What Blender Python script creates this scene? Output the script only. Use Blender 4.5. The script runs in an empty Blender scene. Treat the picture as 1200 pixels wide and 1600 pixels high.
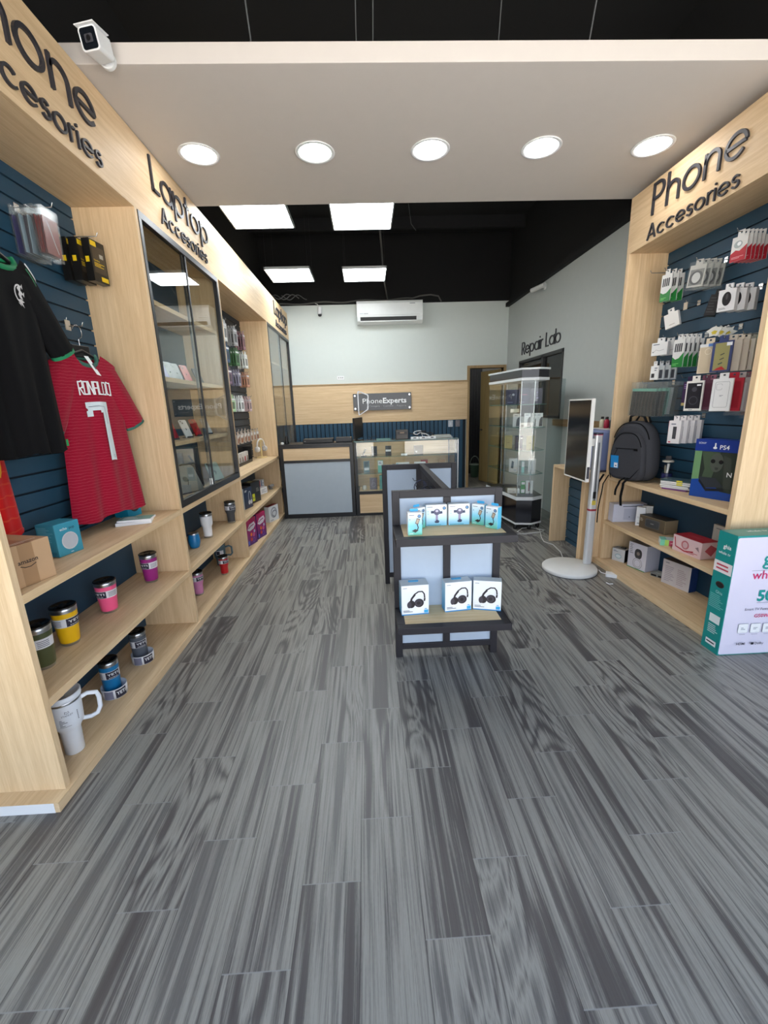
import bpy, math, random
from mathutils import Vector, Matrix

random.seed(7)
PI = math.pi
R = math.radians
SC = bpy.context.scene
COL = SC.collection

# ------------------------------------------------------------------ camera
cam_d = bpy.data.cameras.new('camera')
cam = bpy.data.objects.new('camera', cam_d)
COL.objects.link(cam)
SC.camera = cam
F_PX, CW, CH = 656.6, 1200.0, 1600.0
cam_d.sensor_fit = 'VERTICAL'
cam_d.sensor_height = 24.0
cam_d.lens = 24.0 * F_PX / CH
cam_d.clip_start = 0.02


def cam_matrix(a, b, c):
    rx = Matrix(((1, 0, 0), (0, math.cos(a), -math.sin(a)), (0, math.sin(a), math.cos(a))))
    ry = Matrix(((math.cos(b), 0, math.sin(b)), (0, 1, 0), (-math.sin(b), 0, math.cos(b))))
    rz = Matrix(((math.cos(c), -math.sin(c), 0), (math.sin(c), math.cos(c), 0), (0, 0, 1)))
    return rz @ rx @ ry


M = cam_matrix(.24352, -.03228, -.03249)
Xc, Vc, Dc = M.col[0], M.col[1], M.col[2]      # world right / down / forward, in image axes (right, down, forward)
rows = []
# image axis k expressed in world coordinates (x right, y depth, z up)
for k in range(3):
    rows.append(Vector((Xc[k], Dc[k], -Vc[k])))
right, down, fwd = rows
cam.matrix_world = Matrix(((right.x, -down.x, -fwd.x, 0), (right.y, -down.y, -fwd.y, 0), (right.z, -down.z, -fwd.z, 1.5), (0, 0, 0, 1)))

# ------------------------------------------------------------------ light and exposure
W = bpy.data.worlds.new('sky')
SC.world = W
W.use_nodes = True
wn = W.node_tree.nodes
wl = W.node_tree.links
wn.clear()
wo = wn.new('ShaderNodeOutputWorld')
wb = wn.new('ShaderNodeBackground')
wtc = wn.new('ShaderNodeTexCoord')
wsep = wn.new('ShaderNodeSeparateXYZ')
wr = wn.new('ShaderNodeValToRGB')
wr.color_ramp.elements[0].position = 0.35
wr.color_ramp.elements[0].color = (.55, .52, .48, 1)
wr.color_ramp.elements[1].position = 0.75
wr.color_ramp.elements[1].color = (.40, .52, .74, 1)
e = wr.color_ramp.elements.new(0.52)
e.color = (.92, .96, 1.0, 1)
wm = wn.new('ShaderNodeMath')
wm.operation = 'MULTIPLY_ADD'
wm.inputs[1].default_value = .5
wm.inputs[2].default_value = .5
wl.new(wtc.outputs['Generated'], wsep.inputs[0])
wl.new(wsep.outputs[2], wm.inputs[0])
wl.new(wm.outputs[0], wr.inputs[0])
wl.new(wr.outputs[0], wb.inputs[0])
wb.inputs[1].default_value = 2.6
wl.new(wb.outputs[0], wo.inputs[0])

sun_d = bpy.data.lights.new('sun', 'SUN')
sun_d.energy = 38.0
sun_d.angle = R(1)
sun_d.color = (1, .965, .925)
sun = bpy.data.objects.new('sun', sun_d)
COL.objects.link(sun)
sun.rotation_euler = (R(-20), R(8), 0)      # shines from behind the building onto the pavement in front

LED_STRENGTH = 15.0
SPOT_STRENGTH = 22.0
SC.view_settings.view_transform = 'Standard'
SC.view_settings.look = 'None'
SC.view_settings.gamma = 1
SC.view_settings.use_curve_mapping = False
SC.view_settings.exposure = 0.5

# ------------------------------------------------------------------ materials
MATS = {}


def lin(c):
    out = []
    for v in c:
        v = v / 255.0
        out.append(v / 12.92 if v <= .04045 else ((v + .055) / 1.055) ** 2.4)
    return out


def new_mat(name):
    m = bpy.data.materials.new(name)
    m.use_nodes = True
    b = m.node_tree.nodes['Principled BSDF']
    return m, m.node_tree.nodes, m.node_tree.links, b


def pm(c, rough=.5, metal=0, spec=.5, var=.04, alpha=None, name=None):
    """plain painted / plastic / paper material with a faint procedural variation"""
    if isinstance(c, str):
        c = tuple(int(c[i:i + 2], 16) for i in (0, 2, 4))
    key = (tuple(c), rough, metal, spec, var, alpha)
    if key in MATS:
        return MATS[key]
    m, n, l, b = new_mat(name or 'paint_%02x%02x%02x' % tuple(int(v) for v in c))
    L = lin(c)
    if var > 0:
        t = n.new('ShaderNodeTexNoise')
        t.inputs['Scale'].default_value = 14
        t.inputs['Detail'].default_value = 3
        tc = n.new('ShaderNodeTexCoord')
        l.new(tc.outputs['Object'], t.inputs['Vector'])
        mx = n.new('ShaderNodeMix')
        mx.data_type = 'RGBA'
        mx.inputs[6].default_value = (*[v * (1 - var) for v in L], 1)
        mx.inputs[7].default_value = (*[min(1, v * (1 + var)) for v in L], 1)
        l.new(t.outputs[0], mx.inputs[0])
        l.new(mx.outputs[2], b.inputs['Base Color'])
    else:
        b.inputs['Base Color'].default_value = (*L, 1)
    b.inputs['Roughness'].default_value = rough
    b.inputs['Metallic'].default_value = metal
    b.inputs['Specular IOR Level'].default_value = spec
    if alpha is not None:
        b.inputs['Alpha'].default_value = alpha
    MATS[key] = m
    return m


def grad_mat(name, bottom, top, h, rough=.45, mid=None):
    """printed vertical colour blend of a carton, along its own height"""
    m, n, l, b = new_mat(name)
    tc = n.new('ShaderNodeTexCoord')
    sp = n.new('ShaderNodeSeparateXYZ')
    l.new(tc.outputs['Object'], sp.inputs[0])
    mr = n.new('ShaderNodeMapRange')
    mr.inputs[2].default_value = h
    l.new(sp.outputs[2], mr.inputs[0])
    cr = n.new('ShaderNodeValToRGB')
    cr.color_ramp.elements[0].color = (*lin(bottom), 1)
    cr.color_ramp.elements[1].color = (*lin(top), 1)
    if mid:
        q = cr.color_ramp.elements.new(mid[0])
        q.color = (*lin(mid[1]), 1)
    l.new(mr.outputs[0], cr.inputs[0])
    l.new(cr.outputs[0], b.inputs['Base Color'])
    b.inputs['Roughness'].default_value = rough
    return m


def wood_mat(name, c1, c2, axis, scale=1.0, rough=.55):
    m, n, l, b = new_mat(name)
    tc = n.new('ShaderNodeTexCoord')
    mp = n.new('ShaderNodeMapping')
    s = [38 * scale] * 3
    s[axis] = 1.6 * scale
    mp.inputs['Scale'].default_value = s
    l.new(tc.outputs['Object'], mp.inputs[0])
    t = n.new('ShaderNodeTexNoise')
    t.inputs['Scale'].default_value = 1.0
    t.inputs['Detail'].default_value = 6
    t.inputs['Roughness'].default_value = .6
    t.inputs['Distortion'].default_value = .6
    l.new(mp.outputs[0], t.inputs['Vector'])
    mp2 = n.new('ShaderNodeMapping')
    s2 = [230 * scale] * 3
    s2[axis] = 14 * scale
    mp2.inputs['Scale'].default_value = s2
    l.new(tc.outputs['Object'], mp2.inputs[0])
    t2 = n.new('ShaderNodeTexNoise')
    t2.inputs['Scale'].default_value = 1.0
    t2.inputs['Detail'].default_value = 2
    l.new(mp2.outputs[0], t2.inputs['Vector'])
    ad = n.new('ShaderNodeMath')
    ad.operation = 'MULTIPLY_ADD'
    ad.inputs[1].default_value = .35
    l.new(t2.outputs[0], ad.inputs[0])
    l.new(t.outputs[0], ad.inputs[2])
    cr = n.new('ShaderNodeValToRGB')
    cr.color_ramp.elements[0].position = .45
    cr.color_ramp.elements[0].color = (*lin(c1), 1)
    cr.color_ramp.elements[1].position = .9
    cr.color_ramp.elements[1].color = (*lin(c2), 1)
    l.new(ad.outputs[0], cr.inputs[0])
    l.new(cr.outputs[0], b.inputs['Base Color'])
    b.inputs['Roughness'].default_value = rough
    bp = n.new('ShaderNodeBump')
    bp.inputs['Strength'].default_value = .08
    bp.inputs['Distance'].default_value = .002
    l.new(t2.outputs[0], bp.inputs['Height'])
    l.new(bp.outputs[0], b.inputs['Normal'])
    return m


def glass_mat(name, tint=(1, 1, 1), rough=0.0, boost=1.0, body=0.0, body_col=(.8, .85, .85)):
    """thin sheet glass: transparent with a Fresnel reflection"""
    m = bpy.data.materials.new(name)
    m.use_nodes = True
    n, l = m.node_tree.nodes, m.node_tree.links
    n.clear()
    o = n.new('ShaderNodeOutputMaterial')
    tr = n.new('ShaderNodeBsdfTransparent')
    tr.inputs[0].default_value = (*tint, 1)
    gl = n.new('ShaderNodeBsdfGlossy')
    gl.inputs['Roughness'].default_value = rough
    lw = n.new('ShaderNodeLayerWeight')        # Schlick reflectance, the same from both sides of the sheet
    lw.inputs[0].default_value = .5
    pw = n.new('ShaderNodeMath')
    pw.operation = 'POWER'
    pw.inputs[1].default_value = 4.2
    l.new(lw.outputs['Facing'], pw.inputs[0])
    mu = n.new('ShaderNodeMath')
    mu.operation = 'MULTIPLY_ADD'
    mu.use_clamp = True
    mu.inputs[1].default_value = .9
    mu.inputs[2].default_value = .035 * boost
    l.new(pw.outputs[0], mu.inputs[0])
    mx = n.new('ShaderNodeMixShader')
    l.new(mu.outputs[0], mx.inputs[0])
    l.new(tr.outputs[0], mx.inputs[1])
    l.new(gl.outputs[0], mx.inputs[2])
    out = mx
    if body > 0:
        df = n.new('ShaderNodeBsdfDiffuse')
        df.inputs[0].default_value = (*body_col, 1)
        m2 = n.new('ShaderNodeMixShader')
        m2.inputs[0].default_value = body
        l.new(mx.outputs[0], m2.inputs[1])
        l.new(df.outputs[0], m2.inputs[2])
        out = m2
    l.new(out.outputs[0], o.inputs[0])
    return m


def emit_mat(name, col, s):
    m = bpy.data.materials.new(name)
    m.use_nodes = True
    n, l = m.node_tree.nodes, m.node_tree.links
    n.clear()
    o = n.new('ShaderNodeOutputMaterial')
    em = n.new('ShaderNodeEmission')
    em.inputs[0].default_value = (*col, 1)
    em.inputs[1].default_value = s
    l.new(em.outputs[0], o.inputs[0])
    return m


def floor_mat():
    m, n, l, b = new_mat('grey_wood_plank_tile')
    tc = n.new('ShaderNodeTexCoord')
    sp = n.new('ShaderNodeSeparateXYZ')
    l.new(tc.outputs['Object'], sp.inputs[0])

    def mth(op, a, b_=None, c_=None):
        q = n.new('ShaderNodeMath')
        q.operation = op
        for i, v in enumerate((a, b_, c_)):
            if v is None:
                continue
            if isinstance(v, (int, float)):
                q.inputs[i].default_value = v
            else:
                l.new(v, q.inputs[i])
        return q.outputs[0]
    u = mth('DIVIDE', mth('ADD', sp.outputs[0], .081), .19)
    k = mth('FLOOR', u)
    fu = mth('SUBTRACT', u, k)
    y = mth('SUBTRACT', mth('SUBTRACT', sp.outputs[1], 1.26), mth('MULTIPLY', k, .213))
    v = mth('DIVIDE', y, .594)
    j = mth('FLOOR', v)
    fv = mth('SUBTRACT', v, j)
    cb = n.new('ShaderNodeCombineXYZ')
    l.new(k, cb.inputs[0])
    l.new(j, cb.inputs[1])
    wnz = n.new('ShaderNodeTexWhiteNoise')
    wnz.noise_dimensions = '3D'
    l.new(cb.outputs[0], wnz.inputs['Vector'])
    rs = n.new('ShaderNodeSeparateColor')
    l.new(wnz.outputs['Color'], rs.inputs[0])
    # grain space: x stretched, shifted per plank
    gx = mth('ADD', sp.outputs[0], mth('MULTIPLY', rs.outputs[0], 7.0))
    gy = mth('ADD', sp.outputs[1], mth('MULTIPLY', rs.outputs[1], 9.0))

    def noise(sx, sy, detail, dist=0.0, rough=.55):
        c = n.new('ShaderNodeCombineXYZ')
        l.new(mth('MULTIPLY', gx, sx), c.inputs[0])
        l.new(mth('MULTIPLY', gy, sy), c.inputs[1])
        t = n.new('ShaderNodeTexNoise')
        t.inputs['Scale'].default_value = 1
        t.inputs['Detail'].default_value = detail
        t.inputs['Roughness'].default_value = rough
        t.inputs['Distortion'].default_value = dist
        l.new(c.outputs[0], t.inputs['Vector'])
        return t.outputs[0]
    broad = noise(10, .45, 2, .1)
    mid = noise(36, .9, 4, .22)
    fine = noise(230, 3.2, 3)
    speck = noise(420, 60, 2)
    # cathedral rings: contours of a slow field
    slow = noise(5.2, 1.3, 0, .15)
    rings = mth('ABSOLUTE', mth('SINE', mth('MULTIPLY', slow, 34)))
    g = mth('ADD', mth('MULTIPLY', broad, .80), mth('MULTIPLY', mid, .80))
    g = mth('ADD', g, mth('MULTIPLY', fine, .30))
    g = mth('ADD', g, mth('MULTIPLY', speck, .08))
    rw = mth('MULTIPLY', mth('GREATER_THAN', rs.outputs[2], .72), .17)
    g = mth('SUBTRACT', g, mth('MULTIPLY', mth('SUBTRACT', 1.0, rings), rw))
    g = mth('ADD', g, mth('MULTIPLY', mth('SUBTRACT', rs.outputs[0], .5), .12))
    cr = n.new('ShaderNodeValToRGB')
    E_ = cr.color_ramp.elements
    E_[0].position = .66
    E_[0].color = (*lin((70, 65, 65)), 1)
    E_[1].position = 1.36
    E_[1].color = (*lin((146, 144, 137)), 1)
    for p_, c_ in ((.9, (86, 83, 82)), (1.05, (97, 95, 93)), (1.18, (114, 112, 108))):
        q = E_.new(p_)
        q.color = (*lin(c_), 1)
    # ramp positions are limited to 0..1: rescale
    gm = mth('MULTIPLY', mth('SUBTRACT', g, .50), 1.08)
    for el, p_ in zip(sorted(E_, key=lambda q: q.position), (0.08, .38, .55, .72, .98)):
        el.position = p_
    l.new(gm, cr.inputs[0])
    # joints
    du = mth('MULTIPLY', mth('MINIMUM', fu, mth('SUBTRACT', 1.0, fu)), .19)
    dv = mth('MULTIPLY', mth('MINIMUM', fv, mth('SUBTRACT', 1.0, fv)), .594)
    side = mth('LESS_THAN', du, .0011)
    end = mth('LESS_THAN', dv, .0016)
    m1 = n.new('ShaderNodeMix')
    m1.data_type = 'RGBA'
    l.new(mth('MULTIPLY', side, .7), m1.inputs[0])
    l.new(cr.outputs[0], m1.inputs[6])
    m1.inputs[7].default_value = (*lin((48, 46, 46)), 1)
    m2 = n.new('ShaderNodeMix')
    m2.data_type = 'RGBA'
    l.new(mth('MULTIPLY', end, .75), m2.inputs[0])
    l.new(m1.outputs[2], m2.inputs[6])
    m2.inputs[7].default_value = (*lin((140, 141, 140)), 1)
    l.new(m2.outputs[2], b.inputs['Base Color'])
    rr = mth('MULTIPLY_ADD', fine, .15, .30)
    l.new(rr, b.inputs['Roughness'])
    b.inputs['Specular IOR Level'].default_value = .45
    bp = n.new('ShaderNodeBump')
    bp.inputs['Strength'].default_value = .25
    bp.inputs['Distance'].default_value = .002
    l.new(mth('SUBTRACT', g, mth('MULTIPLY', mth('MAXIMUM', side, end), 1.5)), bp.inputs['Height'])
    l.new(bp.outputs[0], b.inputs['Normal'])
    return m


def fabric_mat(name, col, line=None, period=.022, amp=.004, width=.12, rough=.85):
    """knitted jersey cloth, optionally with fine wavy knitted-in lines"""
    m, n, l, b = new_mat(name)
    tc = n.new('ShaderNodeTexCoord')
    t = n.new('ShaderNodeTexNoise')
    t.inputs['Scale'].default_value = 260
    l.new(tc.outputs['Object'], t.inputs['Vector'])
    L = lin(col)
    mx = n.new('ShaderNodeMix')
    mx.data_type = 'RGBA'
    mx.inputs[6].default_value = (*[v * .85 for v in L], 1)
    mx.inputs[7].default_value = (*[min(1, v * 1.15) for v in L], 1)
    l.new(t.outputs[0], mx.inputs[0])
    out = mx.outputs[2]
    if line:
        wv = n.new('ShaderNodeTexWave')
        wv.wave_type = 'BANDS'
        wv.bands_direction = 'Z'
        wv.inputs['Scale'].default_value = 1 / period / 3.1
        wv.inputs['Distortion'].default_value = 2.2
        wv.inputs['Detail'].default_value = 1
        wv.inputs['Detail Scale'].default_value = 2.0
        l.new(tc.outputs['Object'], wv.inputs['Vector'])
        gt = n.new('ShaderNodeMath')
        gt.operation = 'GREATER_THAN'
        gt.inputs[1].default_value = 1 - width
        l.new(wv.outputs[1], gt.inputs[0])
        ml = n.new('ShaderNodeMath')
        ml.operation = 'MULTIPLY'
        ml.inputs[1].default_value = .20
        l.new(gt.outputs[0], ml.inputs[0])
        m2 = n.new('ShaderNodeMix')
        m2.data_type = 'RGBA'
        l.new(ml.outputs[0], m2.inputs[0])
        l.new(out, m2.inputs[6])
        m2.inputs[7].default_value = (*lin(line), 1)
        out = m2.outputs[2]
    l.new(out, b.inputs['Base Color'])
    b.inputs['Roughness'].default_value = rough
    b.inputs['Sheen Weight'].default_value = .1 if max(col) > 90 else 0
    b.inputs['Specular IOR Level'].default_value = .15
    return m


OAK1, OAK2 = (206, 174, 132), (230, 203, 164)
wood_z = wood_mat('light_oak_upright', OAK1, OAK2, 2)
wood_y = wood_mat('light_oak_lengthwise', OAK1, OAK2, 1)
wood_x = wood_mat('light_oak_crosswise', OAK1, OAK2, 0)
tan_wood = wood_mat('pale_ply_inset', (205, 178, 132), (226, 204, 162), 0, 1.5)
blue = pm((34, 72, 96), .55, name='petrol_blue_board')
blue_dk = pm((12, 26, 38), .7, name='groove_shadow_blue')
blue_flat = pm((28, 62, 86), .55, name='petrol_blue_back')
slate = pm((48, 58, 68), .6, name='slate_slat_board')
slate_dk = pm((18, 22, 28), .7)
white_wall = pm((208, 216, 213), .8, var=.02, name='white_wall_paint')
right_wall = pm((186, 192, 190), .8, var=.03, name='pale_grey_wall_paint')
white_ceiling = pm((205, 198, 192), .85, var=.02, name='off_white_gypsum')
black_roof = pm((10, 11, 13), .9, name='black_roof_paint')
white = pm((232, 234, 236), .4)
paper = pm((236, 238, 240), .5)
black = pm((18, 18, 20), .4)
black_metal = pm((22, 22, 25), .35, name='black_aluminium')
char_metal = pm((32, 29, 34), .55, name='charcoal_powder_coat')
chrome = pm((200, 202, 205), .22, 1.0, name='brushed_steel')
steel = pm((190, 192, 195), .28, 1.0, name='stainless')
panel_white = pm((176, 190, 206), .6, name='pale_blue_white_panel')
counter_grey = pm((172, 184, 194), .5, name='grey_counter_panel')
letter_mat = pm((40, 40, 48), .5, name='dark_acrylic_letter')
glass = glass_mat('clear_glass', (.97, .99, .98), boost=1.3)
glass_dark = glass_mat('door_glass', (.80, .84, .84), boost=1.6)
glass_black = glass_mat('tinted_glass', (.16, .17, .18), boost=1.0)
glass_edge = pm((96, 140, 132), .2, name='green_glass_edge')
plastic_bag = glass_mat('clear_plastic', (.96, .97, .97), rough=.22, boost=.8, body=.05)
led = emit_mat('led_diffuser', (.93, .98, 1.0), LED_STRENGTH)
spot_em = emit_mat('downlight_diffuser', (1.0, .98, .97), SPOT_STRENGTH)
spot_em2 = emit_mat('downlight_diffuser_greenish', (.86, 1.0, .86), SPOT_STRENGTH * .35)
floor_m = floor_mat()

# ------------------------------------------------------------------ mesh builder
TXT = {}


def text_mesh(s, bold=0.0):
    key = (s, bold)
    if key in TXT:
        return TXT[key]
    cu = bpy.data.curves.new('t', 'FONT')
    cu.body = s
    cu.size = 1.0
    cu.offset = bold
    cu.resolution_u = 2
    ob = bpy.data.objects.new('t', cu)
    COL.objects.link(ob)
    dg = bpy.context.evaluated_depsgraph_get()
    me = bpy.data.meshes.new_from_object(ob.evaluated_get(dg))
    vs = [tuple(v.co[:2]) for v in me.vertices]
    fs = [tuple(p.vertices) for p in me.polygons]
    bpy.data.objects.remove(ob)
    bpy.data.curves.remove(cu)
    bpy.data.meshes.remove(me)
    if vs:
        x0 = min(v[0] for v in vs)
        x1 = max(v[0] for v in vs)
        y0 = min(v[1] for v in vs)
        y1 = max(v[1] for v in vs)
    else:
        x0 = x1 = y0 = y1 = 0
    TXT[key] = (vs, fs, (x0, x1, y0, y1))
    return TXT[key]


class MB:
    def __init__(self, xf=None):
        self.v = []
        self.f = []
        self.fm = []
        self.sm = []
        self.mats = []
        self.xf = xf

    def mi(self, m):
        if m not in self.mats:
            self.mats.append(m)
        return self.mats.index(m)

    def add(self, vs, fs, m, smooth=False):
        o = len(self.v)
        if self.xf is not None:
            vs = [self.xf @ Vector(p) for p in vs]
        self.v += [tuple(p) for p in vs]
        k = self.mi(m)
        for f in fs:
            self.f.append([i + o for i in f])
            self.fm.append(k)
            self.sm.append(smooth)
        return self

    def box(self, x0, x1, y0, y1, z0, z1, m):
        vs = [(x0, y0, z0), (x1, y0, z0), (x1, y1, z0), (x0, y1, z0), (x0, y0, z1), (x1, y0, z1), (x1, y1, z1), (x0, y1, z1)]
        fs = [(0, 3, 2, 1), (4, 5, 6, 7), (0, 1, 5, 4), (1, 2, 6, 5), (2, 3, 7, 6), (3, 0, 4, 7)]
        return self.add(vs, fs, m)

    def cbox(self, c, s, m, rot=None):
        """box by centre and size, optional rotation matrix"""
        vs = []
        for dz in (-.5, .5):
            for dx, dy in ((-.5, -.5), (.5, -.5), (.5, .5), (-.5, .5)):
                p = Vector((dx * s[0], dy * s[1], dz * s[2]))
                if rot is not None:
                    p = rot @ p
                vs.append(p + Vector(c))
        fs = [(0, 3, 2, 1), (4, 5, 6, 7), (0, 1, 5, 4), (1, 2, 6, 5), (2, 3, 7, 6), (3, 0, 4, 7)]
        return self.add(vs, fs, m)

    def rings(self, rs, m, cap=True, smooth=True, closed=True):
        """list of equal-length loops joined in order"""
        n = len(rs[0])
        vs = [p for r in rs for p in r]
        fs = []
        for i in range(len(rs) - 1):
            for j in range(n if closed else n - 1):
                a, b_ = i * n + j, i * n + (j + 1) % n
                fs.append((a, b_, b_ + n, a + n))
        self.add(vs, fs, m, smooth)
        if cap:
            self.add(rs[0], [tuple(reversed(range(n)))], m)
            self.add(rs[-1], [tuple(range(n))], m)
        return self

    def lathe(self, prof, m, seg=28, c=(0, 0, 0), cap=True, smooth=True):
        rs = [[(c[0] + r * math.cos(2 * PI * k / seg), c[1] + r * math.sin(2 * PI * k / seg), c[2] + z) for k in range(seg)] for r, z in prof]
        return self.rings(rs, m, cap, smooth)

    def prism(self, pts, to3, a, b_, m, m_side=None, smooth=False):
        """2D polygon extruded from depth a to b; to3(u,v,d)->xyz"""
        n = len(pts)
        A = [to3(u, v, a) for u, v in pts]
        B = [to3(u, v, b_) for u, v in pts]
        self.add(A, [tuple(range(n))], m)
        self.add(B, [tuple(reversed(range(n)))], m)
        self.add(A + B, [(i, i + n, (i + 1) % n + n, (i + 1) % n) for i in range(n)], m_side or m, smooth)
        return self

    def tube(self, pts, r, m, seg=8, cap=True, closed=False):
        P = [Vector(p) for p in pts]
        rs = []
        up = Vector((0, 0, 1))
        prev = None
        for i, p in enumerate(P):
            if closed:
                t = (P[(i + 1) % len(P)] - P[i - 1])
            else:
                t = (P[min(i + 1, len(P) - 1)] - P[max(i - 1, 0)])
            if t.length < 1e-9:
                t = Vector((0, 0, 1))
            t.normalize()
            if prev is None:
                a = t.cross(up)
                if a.length < .05:
                    a = t.cross(Vector((1, 0, 0)))
            else:
                a = prev - t * prev.dot(t)
                if a.length < 1e-6:
                    a = t.cross(up)
            a.normalize()
            prev = a
            b_ = t.cross(a)
            rr = r[i] if isinstance(r, (list, tuple)) else r
            rs.append([p + a * (rr * math.cos(2 * PI * k / seg)) + b_ * (rr * math.sin(2 * PI * k / seg)) for k in range(seg)])
        if closed:
            rs.append(rs[0])
            cap = False
        return self.rings(rs, m, cap, True)

    def ribbon(self, pts, w, to3, d, m, closed=False):
        """flat stroke of width w along 2D points"""
        n = len(pts)
        L, Rr = [], []
        for i in range(n):
            if closed:
                a, b_ = pts[i - 1], pts[(i + 1) % n]
            else:
                a, b_ = pts[max(i - 1, 0)], pts[min(i + 1, n - 1)]
            tx, ty = b_[0] - a[0], b_[1] - a[1]
            q = math.hypot(tx, ty) or 1
            nx, ny = -ty / q * w / 2, tx / q * w / 2
            L.append(to3(pts[i][0] + nx, pts[i][1] + ny, d))
            Rr.append(to3(pts[i][0] - nx, pts[i][1] - ny, d))
        cnt = n if closed else n - 1
        self.add(L + Rr, [(i, i + n, (i + 1) % n + n, (i + 1) % n) for i in range(cnt)], m)
        return self

    def text(self, s, u, v, size, to3, d, m, bold=0.0, align='l', sx=1.0, width=None):
        vs, fs, (x0, x1, y0, y1) = text_mesh(s, bold)
        if not vs:
            return self
        if width:
            size_x = width / (x1 - x0)
        else:
            size_x = size * sx
        off = {'l': x0, 'c': (x0 + x1) / 2, 'r': x1}[align]
        self.add([to3(u + (x - off) * size_x, v + y * size, d) for x, y in vs], fs, m)
        return self

    def build(self, name, parent=None, bevel=0, loc=None, rot=None, seg=2):
        me = bpy.data.meshes.new(name)
        me.from_pydata([tuple(p) for p in self.v], [], self.f)
        for m in self.mats:
            me.materials.append(m)
        me.polygons.foreach_set('material_index', self.fm)
        me.polygons.foreach_set('use_smooth', self.sm)
        me.update()
        o = bpy.data.objects.new(name, me)
        COL.objects.link(o)
        if parent is not None:
            o.parent = parent
        if loc is not None:
            o.location = loc
        if rot is not None:
            o.rotation_euler = (0, 0, rot) if isinstance(rot, (int, float)) else rot
        if bevel:
            bv = o.modifiers.new('edge', 'BEVEL')
            bv.width = bevel
            bv.segments = seg
            bv.limit_method = 'ANGLE'
            bv.angle_limit = R(50)
        return o


def tag(o, label=None, cat=None, group=None, kind=None):
    if label:
        o['label'] = label
    if cat:
        o['category'] = cat
    if group:
        o['group'] = group
    if kind:
        o['kind'] = kind
    return o


def empty(name, label, cat, loc=(0, 0, 0), rot=0, group=None):
    o = bpy.data.objects.new(name, None)
    o.empty_display_size = .05
    COL.objects.link(o)
    o.location = loc
    o.rotation_euler = (0, 0, rot) if isinstance(rot, (int, float)) else rot
    return tag(o, label, cat, group)


def copy_tree(o, parent=None):
    c = o.copy()
    COL.objects.link(c)
    c.parent = parent
    for ch in list(o.children):
        copy_tree(ch, c)
    return c


def struct(o):
    o['kind'] = 'structure'
    return o


def circ(cx, cy, r, n=24, a0=0, a1=360, ry=None):
    ry = ry or r
    full = abs(a1 - a0) >= 360
    N = n if full else n + 1
    return [(cx + r * math.cos(R(a0 + (a1 - a0) * i / n)), cy + ry * math.sin(R(a0 + (a1 - a0) * i / n))) for i in range(N)]


def rrect(x0, y0, x1, y1, r, n=5):
    out = []
    for cx, cy, a in ((x1 - r, y1 - r, 0), (x0 + r, y1 - r, 90), (x0 + r, y0 + r, 180), (x1 - r, y0 + r, 270)):
        out += [(cx + r * math.cos(R(a + 90 * i / n)), cy + r * math.sin(R(a + 90 * i / n))) for i in range(n + 1)]
    return out


def face(w, d, h, side):
    """maps fractions (u, v) of one face of a carton plus an offset to its local space"""
    if side == 'f':
        return lambda u, v, o=0: ((u - .5) * w, -d / 2 - o, v * h)
    if side == 'b':
        return lambda u, v, o=0: ((.5 - u) * w, d / 2 + o, v * h)
    if side == 'r':
        return lambda u, v, o=0: (w / 2 + o, (u - .5) * d, v * h)
    if side == 'l':
        return lambda u, v, o=0: (-w / 2 - o, (.5 - u) * d, v * h)
    if side == 't':
        return lambda u, v, o=0: ((u - .5) * w, (v - .5) * d, h + o)


def dims(w, d, h, side):
    return {'f': (w, h), 'b': (w, h), 'l': (d, h), 'r': (d, h), 't': (w, d)}[side]


def decals(mb, w, d, h, side, items, base=.0006):
    fw, fh = dims(w, d, h, side)
    to = face(w, d, h, side)
    m3 = lambda x, y, o: to(x / fw, y / fh, o)
    for i, it in enumerate(items):
        o = base + .00035 * i
        k = it[0]
        if k == 'rect':
            _, u0, v0, u1, v1, m = it
            mb.add([to(u0, v0, o), to(u1, v0, o), to(u1, v1, o), to(u0, v1, o)], [(0, 1, 2, 3)], m)
        elif k == 'poly':
            _, pts, m = it
            mb.add([to(u, v, o) for u, v in pts], [tuple(range(len(pts)))], m)
        elif k == 'disc':
            _, u, v, r, m = it[:5]
            ry = it[5] if len(it) > 5 else r
            pts = circ(u * fw, v * fh, r * fh, 20, ry=ry * fh)
            mb.add([m3(x, y, o) for x, y in pts], [tuple(range(len(pts)))], m)
        elif k == 'ring':
            _, u, v, r, th, m = it
            mb.ribbon(circ(u * fw, v * fh, r * fh, 20), th * fh, m3, o, m, closed=True)
        elif k == 'line':
            _, pts, th, m = it
            mb.ribbon([(u * fw, v * fh) for u, v in pts], th * fh, m3, o, m)
        elif k == 'text':
            _, s, u, v, size, m = it[:6]
            bold = it[6] if len(it) > 6 else 0
            al = it[7] if len(it) > 7 else 'l'
            mb.text(s, u * fw, v * fh, size * fh, m3, o, m, bold, al)
        elif k == 'lines':          # rows of tiny unreadable print
            _, u0, v0, u1, v1, nrow, m = it
            rnd = random.Random(int(u0 * 1000 + v0 * 777 + nrow))
            for q in range(nrow):
                vv = v1 - (v1 - v0) * (q + .5) / nrow
                hh = (v1 - v0) / nrow * .22
                ue = u0 + (u1 - u0) * rnd.uniform(.55, 1)
                mb.add([to(u0, vv - hh, o), to(ue, vv - hh, o), to(ue, vv + hh, o), to(u0, vv + hh, o)], [(0, 1, 2, 3)], m)
    return mb


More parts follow.
